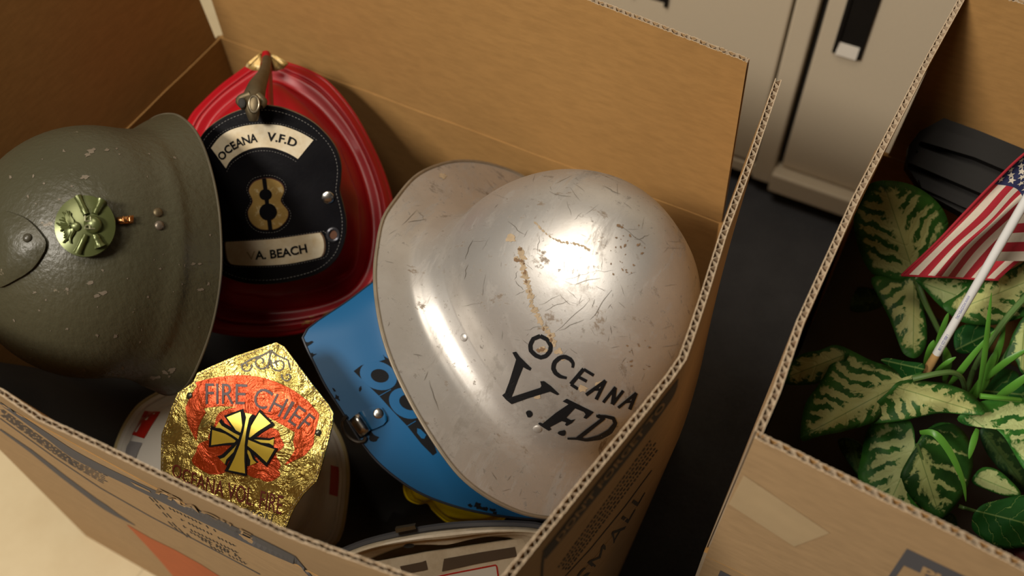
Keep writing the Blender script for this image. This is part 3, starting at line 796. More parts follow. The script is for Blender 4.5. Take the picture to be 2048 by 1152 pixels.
for p, q in (((858, 760), (875, 820)), ((1018, 445), (1050, 470)), ((1078, 610), (1120, 590)), ((1120, 590), (1145, 612)), ((1090, 620), (1135, 602)), ((1130, 560), (1180, 545)), ((1180, 545), (1225, 540)), ((1110, 665), (1180, 600)), ((1140, 570), (1200, 555)), ((1035, 540), (1030, 560)), ((1030, 560), (1045, 580)), ((1240, 450), (1290, 490)), ((1270, 480), (1300, 470)), ((1050, 660), (1095, 650)), ((1030, 592), (1050, 580)), ((1225, 580), (1180, 640)), ((1100, 385), (1140, 395)), ((1205, 372), (1240, 388)), ((1120, 660), (1170, 640)), ((805, 450), (835, 420)), ((835, 420), (850, 440)), ((850, 440), (815, 445)), ((1080, 470), (1075, 505)), ((930, 520), (945, 480)), ((935, 530), (930, 560))): scratch(p, q, rng.uniform(.5, 1.05), 2.0)
for i in range(70):
    u, v = rng.uniform(960, 1370), rng.uniform(350, 700); a = rng.uniform(0, 3.14); L = rng.uniform(6, 40)
    scratch((u, v), (u + L * math.cos(a), v + L * math.sin(a)), rng.uniform(.25, .5), .8)
for i in range(45):
    t = rng.uniform(0, 1); k_ = resample(sil_out[-14:] + sil_out[:5], 60)[int(t * 59)]; c = np.array([1030, 670]); q = k_ + (c - k_) * rng.uniform(.03, .25); a = rng.uniform(0, 3.14); L = rng.uniform(4, 22)
    scratch(q, q + L * np.array([math.cos(a), math.sin(a)]), rng.uniform(.3, .8), .8)
mb.cur = None
mb.build('shell', [SILVER, SCRATCH_TAN, RUST, SCRATCH_DARK], sil, smooth=60)
for u, v, r in ((928, 675, 8.5), (1075, 858, 9.5)):
    mb = MB(); stud(mb, u, v, r, SS, .35); mb.build('rivet', SILVER, sil)


# ------------------------------------------------------------------ blue helmet
P0 = at(985, 640, .922); A, X, Y = frame(cv(.28, .30, .91), cv(1, 0, 0))
blue_out = [(605, 670), (612, 695), (625, 722), (650, 772), (682, 822), (718, 880), (760, 930), (820, 976), (880, 1004), (960, 1026), (1060, 1039), (1150, 1035), (1230, 1000), (1290, 930), (1310, 820), (1290, 700), (1230, 600), (1130, 520), (1000, 480), (880, 490), (780, 540), (690, 605), (630, 645)]
rbb = Radial(blue_out, P0, A, X, Y)
blu = thing('blue_helmet', P0, 'blue painted helmet with black stencil and hanging ring, under the silver helmet', 'helmet')
def sect_b(t):
    rb = rbb(t); rj = min(.098, rb - .02)
    P = prof([(rb, 0), (rb - (rb - rj) * .5, .006), (rj + .006, .011), (rj, .018)], 6)[:-1]
    for ph in np.linspace(0, math.pi / 2, 10): P.append((rj * math.cos(ph), .018 + .022 * math.sin(ph)))
    P[-1] = (.0005, P[-1][1]); return P
mb = MB(); shell(mb, P0, A, X, Y, sect_b); BLB = mb
mb = MB(); rim_tube(mb, P0, A, X, Y, lambda t: rbb(t) - .0004, 0, .0011); mb.build('rim', plain('dark_rim', (.02, .022, .03), .5), blu)
SB = surf_bvh(BLB.bvh())
Z5 = (690, 700, 5.238)
mb = MB()
poly(mb, zc([(90, 222), (165, 165), (400, 60), (520, 130), (760, 480), (870, 800), (960, 1075), (920, 1105), (800, 985), (650, 795), (500, 640), (355, 480), (220, 350)], *Z5), SB, HP, cuts=9)
mb.build('stencil_panel', BLACK_PAINT, blu, smooth=False)
mb = MB()
def el(c, a, b, rot, n=28): return [(c[0] + a * math.cos(t) * math.cos(rot) - b * math.sin(t) * math.sin(rot), c[1] + a * math.cos(t) * math.sin(rot) + b * math.sin(t) * math.cos(rot)) for t in np.linspace(0, 2 * math.pi, n, endpoint=False)]
oA, iA = el((350, 270), 200, 145, .35), el((365, 272), 96, 70, .2)
ribbon(mb, zc(oA + oA[:1], *Z5), zc(iA + iA[:1], *Z5), SB, HP * 2, 2)
oA, iA = el((650, 560), 200, 150, .5), el((680, 550), 115, 80, .3)
ribbon(mb, zc(oA + oA[:1], *Z5), zc(iA + iA[:1], *Z5), SB, HP * 2, 2)
poly(mb, zc([(165, 170), (400, 50), (420, 100), (330, 130), (250, 130)], *Z5), SB, HP * 2)
poly(mb, zc([(755, 820), (790, 830), (850, 890), (830, 930), (800, 925), (755, 870)], *Z5), SB, HP * 2)
for q in ([(355, 485), (480, 415)], [(650, 798), (740, 745)]): stroke(mb, zc(q, *Z5), 1.5, SB, HP * 2)
mb.build('stencil_letters', BLUE, blu, smooth=False)
mb = BLB; mb.cur = 1
for u, v, r, s_, a in ((612, 690, 5, 2.4, 1.2), (622, 712, 5, 2, 1.2), (674, 795, 7, .5, 1), (668, 780, 4, .5, 1), (955, 1012, 8, .8, .3), (968, 1018, 6, .8, .3), (940, 1010, 5, .7, .3), (985, 1020, 6, .6, .3), (990, 1026, 4, .8, 0), (720, 778, 2.5, 2, .1), (748, 876, 9, .8, .3), (742, 868, 6, 1, 0)):
    blob(mb, u, v, r, SB, HP, s_, 0, .45, a)
mb.cur = None; mb.build('shell', [BLUE, BLACK_PAINT], blu, smooth=60)
# hanger bracket with ring
ZB = Z5
mb = MB(); Sp = surf_plane(SB(745, 840)[0], SB(745, 840)[1])
ribbon(mb, zc([(150, 660), (280, 600), (380, 610), (437, 700)], *ZB), zc([(275, 835), (330, 815), (395, 785), (440, 735)], *ZB), SB, .0022, 3, mi=1, skirt=.001)
fold = [(zc([(150, 660)], *ZB)[0], zc([(275, 835)], *ZB)[0])]
n0 = SB(730, 850)[1]; rows = []
for t in np.linspace(0, 1, 9):
    a0 = np.array(zc([(150, 655)], *ZB)[0]); b0 = np.array(zc([(275, 835)], *ZB)[0]); d = np.array(zc([(35, 745)], *ZB)[0]) - a0
    hgt = .0022 + .0045 * math.sin(math.pi * t) * (1 - .3 * t) - .002 * t
    row = []
    for s in np.linspace(0, 1, 4):
        q = a0 + (b0 - a0) * s + d * t; row.append(Sp(*q)[0] + n0 * hgt)
    rows.append(row)
mb.grid(rows)
BR = mb.build('hanger_bracket', [STEEL, BLUE], blu, solid=.0008); BR['label'] = 'bright metal hanger bracket'
mb = MB(); stud(mb, *zc([(350, 668)], *ZB)[0], 11, lambda u, v: (SB(u, v)[0] + SB(u, v)[1] * .0022, SB(u, v)[1]), .3); mb.build('rivet', STEEL, BR)
mb = MB(); ring = [Sp(*zc([q], *ZB)[0])[0] + n0 * hh for q, hh in (((15, 690), .003), ((-30, 760), -.001), ((0, 860), -.003), ((60, 930), -.002), ((140, 965), 0), ((200, 950), .002), ((215, 910), .003))]
mb.tube(spline(ring, 5), .0016, 8); mb.build('ring', plain('grey_wire', (.16, .14, .12), .4, .9), blu)


# ------------------------------------------------------------------ red leather helmet
P0 = at(563, 400, .975); A, X, Y = frame(cv(.12, .16, .97), cv(1, 0, 0))
red_out = [(380, 235), (405, 205), (440, 172), (470, 149), (500, 127), (533, 106), (566, 122), (610, 137), (655, 163), (705, 222), (745, 295), (772, 360), (786, 420), (785, 490), (772, 560), (742, 606), (690, 636), (610, 662), (530, 671), (440, 664), (390, 640), (355, 570), (340, 480), (345, 380), (358, 290)]
red_in = [(540, 168), (590, 188), (645, 232), (700, 305), (732, 390), (742, 470), (728, 545), (690, 590), (620, 614), (530, 620), (450, 605), (410, 540), (395, 450), (398, 350), (420, 260), (470, 205)]
rbr = Radial(red_out, P0, A, X, Y, 6); rjr = Radial(red_in, P0, A, X, Y)
red = thing('fire_helmet', P0, 'glossy red fire helmet with black leather shield numbered 8, beside the olive helmet', 'helmet')
def sect_r(t):
    rb, rj = rbr(t), rjr(t); w = rb - rj
    comb = 1 + .022 * abs(math.cos(4 * t)) ** 6
    P = prof([(rb, -.002), (rb - .15 * w, .003), (rb - .34 * w, .0055), (rb - .42 * w, .0035), (rb - .52 * w, .0065), (rj + .08 * w, .004), (rj - .002, .010), ((rj - .010) * comb, .022)], 6)[:-1]
    for ph in np.linspace(0, math.pi / 2, 18): P.append(((rj - .010) * comb * math.cos(ph) ** .8 if ph < 1.57 else .0005, .022 + .026 * math.sin(ph)))
    P[-1] = (.0005, P[-1][1]); return P
mb = MB(); shell(mb, P0, A, X, Y, sect_r, 180, .003); REDB = mb
mb = MB(); rim_tube(mb, P0, A, X, Y, lambda t: rbr(t) - .0012, -.0025, .0028, 180); mb.build('rolled_rim', RED, red)
SRD = surf_bvh(REDB.bvh())
mb = REDB; mb.cur = 1
for i in range(26): 
    t = rng.rand(); u = 600 + 70 * t; v = 648 - 22 * t + rng.normal(0, 5); stroke(mb, [(u, v), (u + rng.uniform(4, 16), v - rng.uniform(1, 6))], [.6, 1.6, .6], SRD, .0003, step=4)
for u, v in ((420, 192), (412, 199), (404, 207), (452, 163), (690, 205), (724, 254)): blob(mb, u, v, 2, SRD, .0003, .7)
mb.cur = None; mb.build('shell', [RED, RED_WORN], red, smooth=70)
# leather shield
Psh = at(540, 392, .885); Nsh = cv(.05, -.30, .95)
bend = lambda x, y: -1.6 * x * x
SSH = surf_plane(Psh, Nsh, bend)
sh_out = [(530, 211), (575, 219), (620, 240), (652, 268), (673, 298), (682, 330), (681, 360), (679, 380), (686, 408), (692, 440), (690, 475), (676, 512), (645, 541), (600, 557), (545, 566), (490, 564), (445, 548), (412, 520), (390, 480), (380, 430), (384, 390), (392, 370), (388, 330), (396, 290), (412, 262), (445, 236), (485, 219)]
sho = smooth_outline(sh_out, 4); cS = (535, 395)
mb = MB(); patch(mb, sho, SSH, .0022, cS, 8, skirt=.0015); shd = mb.build('leather_shield', LEATHER, red, smooth=50)
inset = lambda L, k_, c=cS: [(c[0] + (x - c[0]) * k_, c[1] + (y - c[1]) * k_) for x, y in L]
mb = MB(); a_ = inset(sho, 1.008); b_ = inset(sho, .985); ribbon(mb, a_ + a_[:1], b_ + b_[:1], SSH, .0012, 2, skirt=.0016); mb.build('shield_edge', LEATHER_EDGE, shd)
mb = MB(); stitches(mb, inset(sho, .955), SSH, .0024, True, 4, 3, 1.5); q = mb.build('stitching', THREAD, shd)
Z6 = (400, 220, 3.2)
oa = zc([(75, 240), (130, 170), (200, 125), (300, 97), (400, 88), (520, 97), (620, 130), (690, 165), (728, 190)], *Z6)
ia = zc([(170, 370), (200, 320), (260, 275), (330, 245), (400, 235), (470, 240), (540, 262), (590, 285), (630, 310)], *Z6)
oa = [p[:2] for p in spline([p + (0,) for p in oa], 4)]; ia = [p[:2] for p in spline([p + (0,) for p in ia], 4)]
mb = MB(); ribbon(mb, oa, ia, SSH, .0028, 4, skirt=-.0015); pn = mb.build('name_panel', CREAM_LEATHER, shd); pn['label'] = 'cream curved panel lettered OCEANA V.F.D'
c_ = (525, 300)
mb = MB(); stitches(mb, [(c_[0] + (x - c_[0]) * 1.07, c_[1] + (y - c_[1]) * 1.09 + 2) for x, y in oa], SSH, .0024, False, 3, 2.6, 1.2); stitches(mb, [(x + (x - 525) * -.02, y + 7) for x, y in ia], SSH, .0024, False, 3, 2.6, 1.2)
mb.build('stitching', THREAD, shd)
mb = MB()
base = zc([(150, 322), (180, 283), (216, 254), (258, 230), (310, 211), (368, 200), (375, 199)], *Z6)
text_on(mb, 'OCEANA', [p for p in base], (15, 17), SSH, .0031, bold=.028)
text_on(mb, 'V.F.D', zc([(430, 192), (500, 200), (560, 214), (612, 236)], *Z6), (17, 16), SSH, .0031, bold=.028)
mb.build('lettering', BLACK_PAINT, shd, smooth=False)
# gold 8
e8 = smooth_outline(zc([(400, 440), (345, 462), (318, 515), (342, 580), (312, 645), (330, 710), (380, 752), (440, 760), (500, 750), (552, 705), (566, 645), (520, 580), (541, 515), (520, 465), (460, 437)], *Z6), 4)
c8 = zc([(438, 600)], *Z6)[0]
mb = MB(); patch(mb, inset(e8, 1.04, c8), SSH, .0024, c8, 3); mb.build('number_border', plain('dark_red_trim', (.07, .02, .015), .6), shd)
mb = MB(); patch(mb, e8, SSH, .0032, c8, 4, skirt=-.0018, dome=.0006); n8 = mb.build('number', GOLD_LEAF, shd); n8['label'] = 'gold number 8'
mb = MB()
patch(mb, zc(el((425, 535), 40, 36, 0), *Z6), SSH, .0042, None, 2); patch(mb, zc(el((441, 645), 56, 54, 0), *Z6), SSH, .0042, None, 2)
stroke(mb, zc([(415, 432), (428, 535), (441, 645), (456, 768)], *Z6), 8, SSH, .0041)
mb.build('number_cutouts', LEATHER, shd)
mb = MB(); stitches(mb, inset(e8, 1.13, c8), SSH, .0024, True, 3, 2.4, 1.2); mb.build('stitching', THREAD, shd)
pl_ = zc([(168, 850), (180, 840), (220, 838), (480, 822), (740, 785), (775, 790), (793, 830), (796, 880), (785, 920), (750, 942), (560, 980), (380, 990), (230, 985), (190, 965), (175, 920)], *Z6)
pl_ = smooth_outline(pl_, 4); cp = zc([(485, 890)], *Z6)[0]
mb = MB(); patch(mb, inset(pl_, 1.03, cp), SSH, .0023, cp, 3); mb.build('panel_border', LEATHER_EDGE, shd)
mb = MB(); patch(mb, pl_, SSH, .0030, cp, 5, skirt=-.0018); pn = mb.build('name_panel', CREAM_LEATHER, shd); pn['label'] = 'cream panel lettered VA. BEACH'
mb = MB(); text_on(mb, 'A. BEACH', zc([(358, 950), (450, 944), (560, 930), (692, 903)], *Z6), 16.5, SSH, .0034, bold=.028); mb.build('lettering', BLACK_PAINT, shd, smooth=False)
mb = MB(); text_on(mb, 'V', zc([(305, 955), (362, 950)], *Z6), 17, SSH, .0033); mb.build('lettering', plain('faded_letter', (.38, .29, .17), .7), shd, smooth=False)
mb = MB(); stitches(mb, inset(pl_, 1.10, cp), SSH, .0024, True, 3, 2.6, 1.2); mb.build('stitching', THREAD, shd)
mb = MB(); SSU = lambda u, v: (SSH(u, v)[0] + SSH(u, v)[1] * .002, SSH(u, v)[1]); stud(mb, 656, 394, 13, SSU, .35); sc_ = mb.build('screw', STEEL, shd)
mb = MB(); stroke(mb, [(645, 394), (667, 392)], 3, lambda u, v: (SSH(u, v)[0] + SSH(u, v)[1] * .0042, SSH(u, v)[1]), 0); mb.build('screw_slot', INK_DARK, shd)
mb = MB(); rr = [SSH(*q) for q in el((667, 468), 11, 12, 0)]; mb.tube([p + n * .0025 for p, n in rr + rr[:1]], .0016, 8); mb.build('eyelet', plain('dark_eyelet', (.07, .07, .08), .35, .6), shd)
mb = MB(); patch(mb, el((667, 468), 10, 11, 0), SSH, .0024, None, 2); mb.build('eyelet_hole', plain('wood_brown', (.12, .05, .025), .8), shd)
# front holder
mb = MB()
hp = [at(507, 241, .8480), at(506, 228, .8460), at(504, 210, .8460), at(509, 190, .8560), at(515, 172, .8720), at(526, 150, .9000), at(532, 132, .9250), at(533, 118, .945)]
mb.tube(spline(hp, 5), np.interp(np.linspace(0, 1, 36), np.linspace(0, 1, 8), [.0036, .0056, .0068, .0090, .0078, .0054, .0042, .0040]), 16, up=cv(0, 0, 1))
mb.ellipsoid(at(508, 208, .8330), cv(.0055, 0, 0), cv(0, .0085, 0), cv(0, 0, .003))
hold = mb.build('shield_holder', BRASS_DULL, red); hold['label'] = 'dull brass animal-head shield holder'
mb = MB()
for sx, (a, b, c) in ((-1, ((500, 190), (478, 200), (487, 216))), (1, ((516, 192), (528, 204), (522, 214)))):
    mb.tube(spline([at(*a, .8460), at(*b, .8440), at(*c, .8400)], 5), np.linspace(.004, .0022, 11), 10)
mb.build('holder_ear', BRASS_DULL, hold)
mb = MB(); blobp = at(484, 206, .8385); mb.ellipsoid(blobp, cv(.0032, .001, 0), cv(-.001, .0042, 0), cv(0, 0, .0012)); mb.build('holder_hole', CAB_DARK, hold)
mb = MB(); rr = [at(u, v, .8305) for u, v in el((508, 208), 10, 16, 0)]; mb.tube(rr + rr[:1], .0007, 6); mb.build('holder_ring', plain('pale_brass', (.32, .27, .19), .4, .8), hold)
# gold fan and comb at the back of the crown
SF2 = surf_plane(at(533, 140, .955), cv(0, -.1, 1))
mb = MB(); poly(mb, [(524, 107), (520, 143), (505, 141), (492, 134), (496, 128), (510, 116)], SF2, .002, cuts=1); poly(mb, [(540, 107), (556, 112), (578, 127), (568, 138), (552, 143), (542, 143)], SF2, .002, cuts=1)
for q in ([(523, 108), (497, 131)], [(523, 112), (510, 139)], [(523, 116), (517, 142)], [(541, 110), (572, 132)], [(541, 114), (557, 141)], [(541, 116), (546, 142)]): stroke(mb, q, [1, 4], SF2, .0035, step=8, skirt=0)
mb.build('gold_fan', GOLD_LEAF, red, solid=.0015)
mb = MB(); mb.tube([at(532, 107, .950), at(534, 150, .935), at(536, 200, .90), at(537, 225, .889)], [.004, .005, .005, .005], 10); mb.build('comb', RED, red)


# ------------------------------------------------------------------ olive helmet
P0 = at(329, 511, .860); A, X, Y = frame(cv(-.73, .02, .68), cv(.68, .0, .73))
ol_out = [(345, 227), (380, 248), (405, 288), (425, 350), (438, 420), (443, 500), (440, 570), (425, 650), (400, 722), (375, 770), (345, 790), (310, 780), (270, 730), (235, 650), (216, 560), (212, 480), (225, 390), (255, 300), (300, 240)]
rbo = Radial(ol_out, P0, A, X, Y)
oli = thing('military_helmet', P0, 'olive green steel military helmet with round badge, lying on its side', 'helmet')
def sect_o(t):
    rb = rbo(t); rj = 1 / math.sqrt((math.cos(t) / .108) ** 2 + (math.sin(t) / .1035) ** 2)
    P = prof([(rb, 0), (rb - .34 * (rb - rj), .012), (rb - .76 * (rb - rj), .025), (rj + .0012, .034), (rj, .046), (rj, .060)], 7)[:-1]
    for ph in np.linspace(0, math.pi / 2, 22): P.append((rj * math.cos(ph) ** .95 if ph < 1.57 else .0005, .060 + .094 * math.sin(ph)))
    P[-1] = (.0005, P[-1][1]); return P
mb = MB(); shell(mb, P0, A, X, Y, sect_o); OLB = mb
mb = MB(); rim_tube(mb, P0, A, X, Y, lambda t: rbo(t) - .0008, 0, .0014); mb.build('rim', plain('olive_rim', (.10, .085, .055), .5, .2, .3, 60), oli)
SO = surf_bvh(OLB.bvh())
# crest end plate
cr = smooth_outline([(0, 424), (30, 428), (60, 442), (85, 468), (95, 487), (88, 510), (68, 537), (40, 556), (0, 573), (-10, 540), (-14, 500), (-8, 455)], 4)
mb = MB(); patch(mb, cr, SO, .0026, (40, 497), 5, skirt=.002, dome=.004); CRB = mb; cp_ = mb.build('crest_plate', OLIVE, oli)
SCR = both(CRB, OLB)
mb = MB(); stud(mb, 55, 476, 8.5, SCR, .7); mb.build('rivet', plain('olive_rivet', (.05, .045, .03), .35), cp_)
for (u, v), mm in (((316, 425), BRASS_DULL), ((319, 451), plain('worn_rivet', (.16, .13, .10), .4, .6))):
    mb = MB(); stud(mb, u, v, 9.5, SO, .6); mb.build('rivet', mm, oli)
mb = MB(); poly(mb, [(232, 437), (265, 433), (265, 448), (233, 450)], SO, .0025, cuts=1); stroke(mb, [(244, 435), (246, 449)], 4, SO, .0035); stroke(mb, [(257, 434), (259, 448)], 4, SO, .0035); mb.build('badge_clip', COPPER, oli, solid=.001)
# badge
pb, nb = SO(170, 452); nb = nz(nb + cv(.10, .05, .35)); PB = pb + nb * .006
SBG = surf_plane(PB, nb)
bo = el((170, 452), 61, 61.5, 0, 48)
mb = MB(); patch(mb, bo, SBG, .0, (170, 452), 6, skirt=.003, dome=.0035); BGB = mb; bdg = mb.build('badge', OLIVE_BADGE, oli); bdg['label'] = 'round olive badge with crossed cannons, grenade and letters RF'
SBB = both(BGB, OLB)
Z7 = (90, 370, 7.2)
def bp(x, y, h): 
    p, n = SBB(90 + x / 7.2, 370 + y / 7.2); return p + nb * h
def cannon(a, b, r0, r1):
    mb = MB(); pts = [bp(a[0] + (b[0] - a[0]) * t, a[1] + (b[1] - a[1]) * t, .0006) for t in np.linspace(0, 1, 9)]
    rr = [r0 + (r1 - r0) * t for t in np.linspace(0, 1, 9)]; rr[0] *= 1.25; rr[1] *= 1.1; rr[6] *= 1.15
    mb.tube(pts, [r * .82 / FPX / 7.2 for r in rr], 10); return mb
for a, b, r0, r1 in (((480, 175), (600, 430), 42, 42), ((815, 235), (720, 420), 62, 40), ((470, 985), (590, 720), 45, 40), ((800, 890), (720, 720), 62, 42)):
    cannon(a, b, r0, r1).build('cannon', OLIVE_BADGE, bdg)
mb = MB(); mb.ellipsoid(bp(685, 575, 0), nz(cv(1, 0, 0)) * .0068, cv(0, .0068, 0), nb * .004); mb.build('boss', OLIVE_BADGE, bdg)
mb = MB(); SBX = lambda u, v: (SBB(u, v)[0] + nb * .0033, nb)
for q in ([(590, 645), (735, 640)], [(590, 645), (595, 600), (640, 590), (660, 620), (660, 645)], [(660, 610), (735, 570)], [(600, 545), (735, 545)][0:0] or [(590, 535), (735, 530)], [(592, 535), (590, 455)], [(670, 530), (668, 470)]):
    pts = [SBX(*zc([p], *Z7)[0])[0] for p in q]; mb.tube(pts, .0006, 6)
mb.build('letters', plain('badge_letter', (.24, .24, .14), .3, .5), bdg)
mb = MB()
for i in range(17):
    a = math.radians(95 + 170 * i / 16); L = rng.uniform(150, 255); c0 = np.array([400, 600.]); d = np.array([math.cos(a), -math.sin(a)]); s = np.array([-d[1], d[0]])
    pts = [c0 + d * L * t * (1 if abs(i - 8) < 6 else 1.15) + s * 18 * math.sin(t * 6 + i) for t in np.linspace(.2, 1, 8)]
    mb.tube([bp(p[0], p[1], .0010) for p in pts], np.linspace(.0017, .0006, 8), 6)
mb.ellipsoid(bp(430, 600, .0005), cv(.0045, 0, 0), cv(0, .0038, 0), nb * .002)
mb.build('grenade', OLIVE_BADGE, bdg)
mb = OLB; mb.cur = 1
for i in range(60):
    u, v = rng.uniform(20, 425), rng.uniform(290, 760); r = SO(u, v)
    if r is not None: blob(mb, u, v, rng.uniform(.8, 2.6) * (1 if rng.rand() > .15 else 1.6), SO, .0003, rng.uniform(.5, 1.6), 0, .5, rng.uniform(0, 3))
for u, v, r in ((183, 302, 8), (175, 310, 7), (215, 300, 5), (170, 355, 8), (180, 565, 6), (205, 585, 8), (195, 592, 6), (385, 528, 5), (310, 755, 9), (330, 745, 8), (345, 740, 9), (400, 580, 6)): blob(mb, u, v, r, SO, .0003, .5, 0, .5, -.2)
mb.cur = None; mb.build('shell', [OLIVE, plain('bare_metal_chip', (.15, .12, .085), .6)], oli, smooth=60)


# ------------------------------------------------------------------ white chief helmet
P0 = at(463, 940, .935); A, X, Y = frame(cv(.02, .10, .99), cv(1, 0, 0))
wh_out = [(229, 905), (240, 868), (262, 828), (290, 800), (340, 775), (420, 755), (500, 752), (580, 775), (640, 815), (680, 870), (697, 930), (695, 1000), (682, 1070), (655, 1095), (580, 1090), (470, 1050), (360, 1000), (270, 955), (238, 930)]
rbw = Radial(wh_out, P0, A, X, Y)
whi = thing('chief_helmet', P0, 'white fire helmet with a gold foil chief shield, at the front of the box', 'helmet')
def sect_w(t):
    rb = rbw(t); rj = min(.088, rb * .80)
    P = prof([(rb, 0), (rb - .004, .004), (rb - .45 * (rb - rj), .008), (rj + .004, .012), (rj, .022), (rj * .98, .04)], 5)[:-1]
    for ph in np.linspace(0, math.pi / 2, 14): P.append((rj * .98 * math.cos(ph) ** .9 if ph < 1.57 else .0005, .04 + .03 * math.sin(ph)))
    P[-1] = (.0005, P[-1][1]); return P
mb = MB(); shell(mb, P0, A, X, Y, sect_w); WHB = mb; mb.build('shell', WHITE_GLOSS, whi, smooth=60)
for k_, z_ in ((.001, .001), (.007, .0065)):
    mb = MB(); rim_tube(mb, P0, A, X, Y, lambda t: rbw(t) - k_, z_, .0020); mb.build('rim', WHITE_GLOSS if k_ > .002 else YELLOWED, whi)
SW = surf_bvh(WHB.bvh())
mb = MB(); ribbon(mb, [(290, 822), (278, 846), (266, 870)], [(322, 825), (305, 850), (289, 877)], SW, .0009, 4); mb.build('reflective_square', RED_TAPE, whi)
mb = MB(); ribbon(mb, [(262, 882), (256, 892), (250, 915)], [(286, 886), (278, 902), (270, 925)], SW, .0009, 4); mb.build('reflective_square', GREY_TAPE, whi)
mb = MB(); ribbon(mb, [(661, 930), (660, 960), (658, 988)], [(684, 936), (682, 965), (678, 994)], SW, .0009, 4); mb.build('reflective_square', RED_TAPE, whi)
# gold shield
Pg = at(500, 880, .800); Ng = cv(-.06, .14, .985)
SG = surf_plane(Pg, Ng, lambda x, y: -1.0 * x * x)
Z8 = (320, 680, 2.953)
gs = zc([(690, 15), (735, 40), (800, 125), (900, 260), (1000, 385), (1025, 430), (1020, 500), (985, 640), (940, 800), (925, 835), (850, 910), (790, 1000), (745, 1110), (600, 1150), (420, 1075), (200, 955), (40, 865), (8, 800), (12, 560), (60, 430), (110, 312), (200, 250), (225, 195), (300, 160), (450, 95), (600, 45)], *Z8)
mb = MB(); patch(mb, gs, SG, .0015, zc([(520, 580)], *Z8)[0], 14, skirt=.0015); gsh = mb.build('gold_shield', FOIL, whi, smooth=50)
mb = MB(); cg = zc([(520, 580)], *Z8)[0]; stitches(mb, inset(gs, .975, cg), SG, .0018, True, 5, 3, 1.8); mb.build('stitching', plain('pale_thread', (.45, .36, .22), .8), gsh)
mb = MB()
so = [(215, 250), (330, 222), (480, 208), (620, 225), (760, 280), (870, 355), (945, 440)]
si = [(255, 405), (340, 393), (440, 395), (560, 420), (660, 465), (740, 510), (800, 545)]
so = [p[:2] for p in spline([p + (0,) for p in so], 4)]; si = [p[:2] for p in spline([p + (0,) for p in si], 4)]
ribbon(mb, zc(so, *Z8), zc(si, *Z8), SG, .0019, 4)
ribbon(mb, zc([(240, 250), (185, 330), (155, 400), (170, 500), (215, 590)], *Z8), zc([(265, 408), (275, 430), (250, 470), (230, 520), (222, 590)], *Z8), SG, .0019, 3)
ribbon(mb, zc([(945, 440), (915, 560), (910, 620), (860, 680), (745, 738)], *Z8), zc([(800, 545), (790, 600), (800, 650), (770, 700), (740, 735)], *Z8), SG, .0019, 3)
mb.build('scroll', RED_FOIL, gsh)
mb = MB()
for c0, r in (((490, 545), 190), ((590, 720), 120), ((330, 690), 130), ((640, 780), 70), ((620, 600), 110)): patch(mb, zc([(c0[0] + r * math.cos(a) * (1 + .1 * math.sin(5 * a)), c0[1] + r * .8 * math.sin(a)) for a in np.linspace(0, 6.283, 30, endpoint=False)], *Z8), SG, .0017 + .00002 * r / 50, None, 3)
mb.build('red_scene', RED_FOIL, gsh)
mb = MB(); text_on(mb, 'FIRE CHIEF', zc([(275, 378), (380, 378), (500, 380), (620, 410), (740, 470), (800, 510), (850, 550)], *Z8), (42, 40), SG, .0024, bold=.0); mb.build('lettering', plain('dark_scroll_lettering', (.05, .012, .01), .5), gsh, smooth=False)
mb = MB(); text_on(mb, 'OCEANA VOL. FIRE', zc([(75, 800), (200, 865), (340, 915), (540, 975), (720, 1030)], *Z8), (26, 38), SG, .0022, up=(.12, -1)); mb.build('lettering', FOIL_BROWN, gsh, smooth=False)
mb = MB(); text_on(mb, 'RSON', zc([(490, 1065), (655, 1105)], *Z8), 26, SG, .0022); mb.build('lettering', plain('dark_gold_lettering', (.10, .07, .03), .5), gsh, smooth=False)
# scrollwork
mb = MB()
def spiral(c0, r, a0, turns, sgn): return [(c0[0] + r * (1 - .8 * t) * math.cos(a0 + sgn * turns * 6.283 * t), c0[1] + r * (1 - .8 * t) * math.sin(a0 + sgn * turns * 6.283 * t)) for t in np.linspace(0, 1, 26)]
for c0, r, a0, tn, sg in (((600, 130), 50, -.3, 1.2, 1), ((510, 155), 38, -.3, 1.1, 1), ((705, 145), 48, 3.5, 1.2, -1), ((755, 215), 34, 3.5, 1.0, -1), ((665, 120), 26, 0, .6, 1)): stroke(mb, zc(spiral(c0, r, a0, tn, sg), *Z8), 3.0, SG, .002, step=4)
for q in ([(660, 60), (650, 110), (640, 170)], [(655, 60), (690, 90), (760, 120), (775, 180)], [(650, 70), (600, 95), (550, 110), (480, 150)]): stroke(mb, zc(q, *Z8), [4, 2.5], SG, .002)
mb.build('scrollwork', plain('dark_scrollwork', (.06, .045, .02), .5), gsh, smooth=False)
# five crossed bugles
ctr = (500, 590)
def bugle(mb, ang, L, bell, mi, S, h, grow=0.0, tail=90):
    d = np.array([math.cos(ang), math.sin(ang)]); c0 = np.array(ctr, float)
    pts = [c0 - d * tail, c0 + d * L * .1, c0 + d * L * .55, c0 + d * L * .8, c0 + d * L]
    stroke(mb, zc(pts, *Z8), [(w + grow) / 2.953 for w in (22, 20, 34, bell * .6, bell)], S, h, mi, step=3)
    stroke(mb, zc([c0 - d * tail, c0 - d * (tail + 28)], *Z8), [(w + grow) / 2.953 for w in (20, 46)], S, h, mi, step=3)
bg = [(math.radians(250), 165, 92, 125), (math.radians(186), 192, 96, 150), (math.radians(316), 185, 96, 150), (math.radians(32), 190, 96, 150), (math.radians(103), 195, 104, 130)]
for i, (a, L, b_, tl) in enumerate(bg):
    mb = MB(); bugle(mb, a, L + 9, b_, 1, SG, .0023 + .0003 * i, 30, tl); bugle(mb, a - .03, L - 4, b_, 0, SG, .00245 + .0003 * i, -5, tl); o = mb.build('bugle', [FOIL_YELLOW, BLACK_PAINT], gsh, smooth=False)
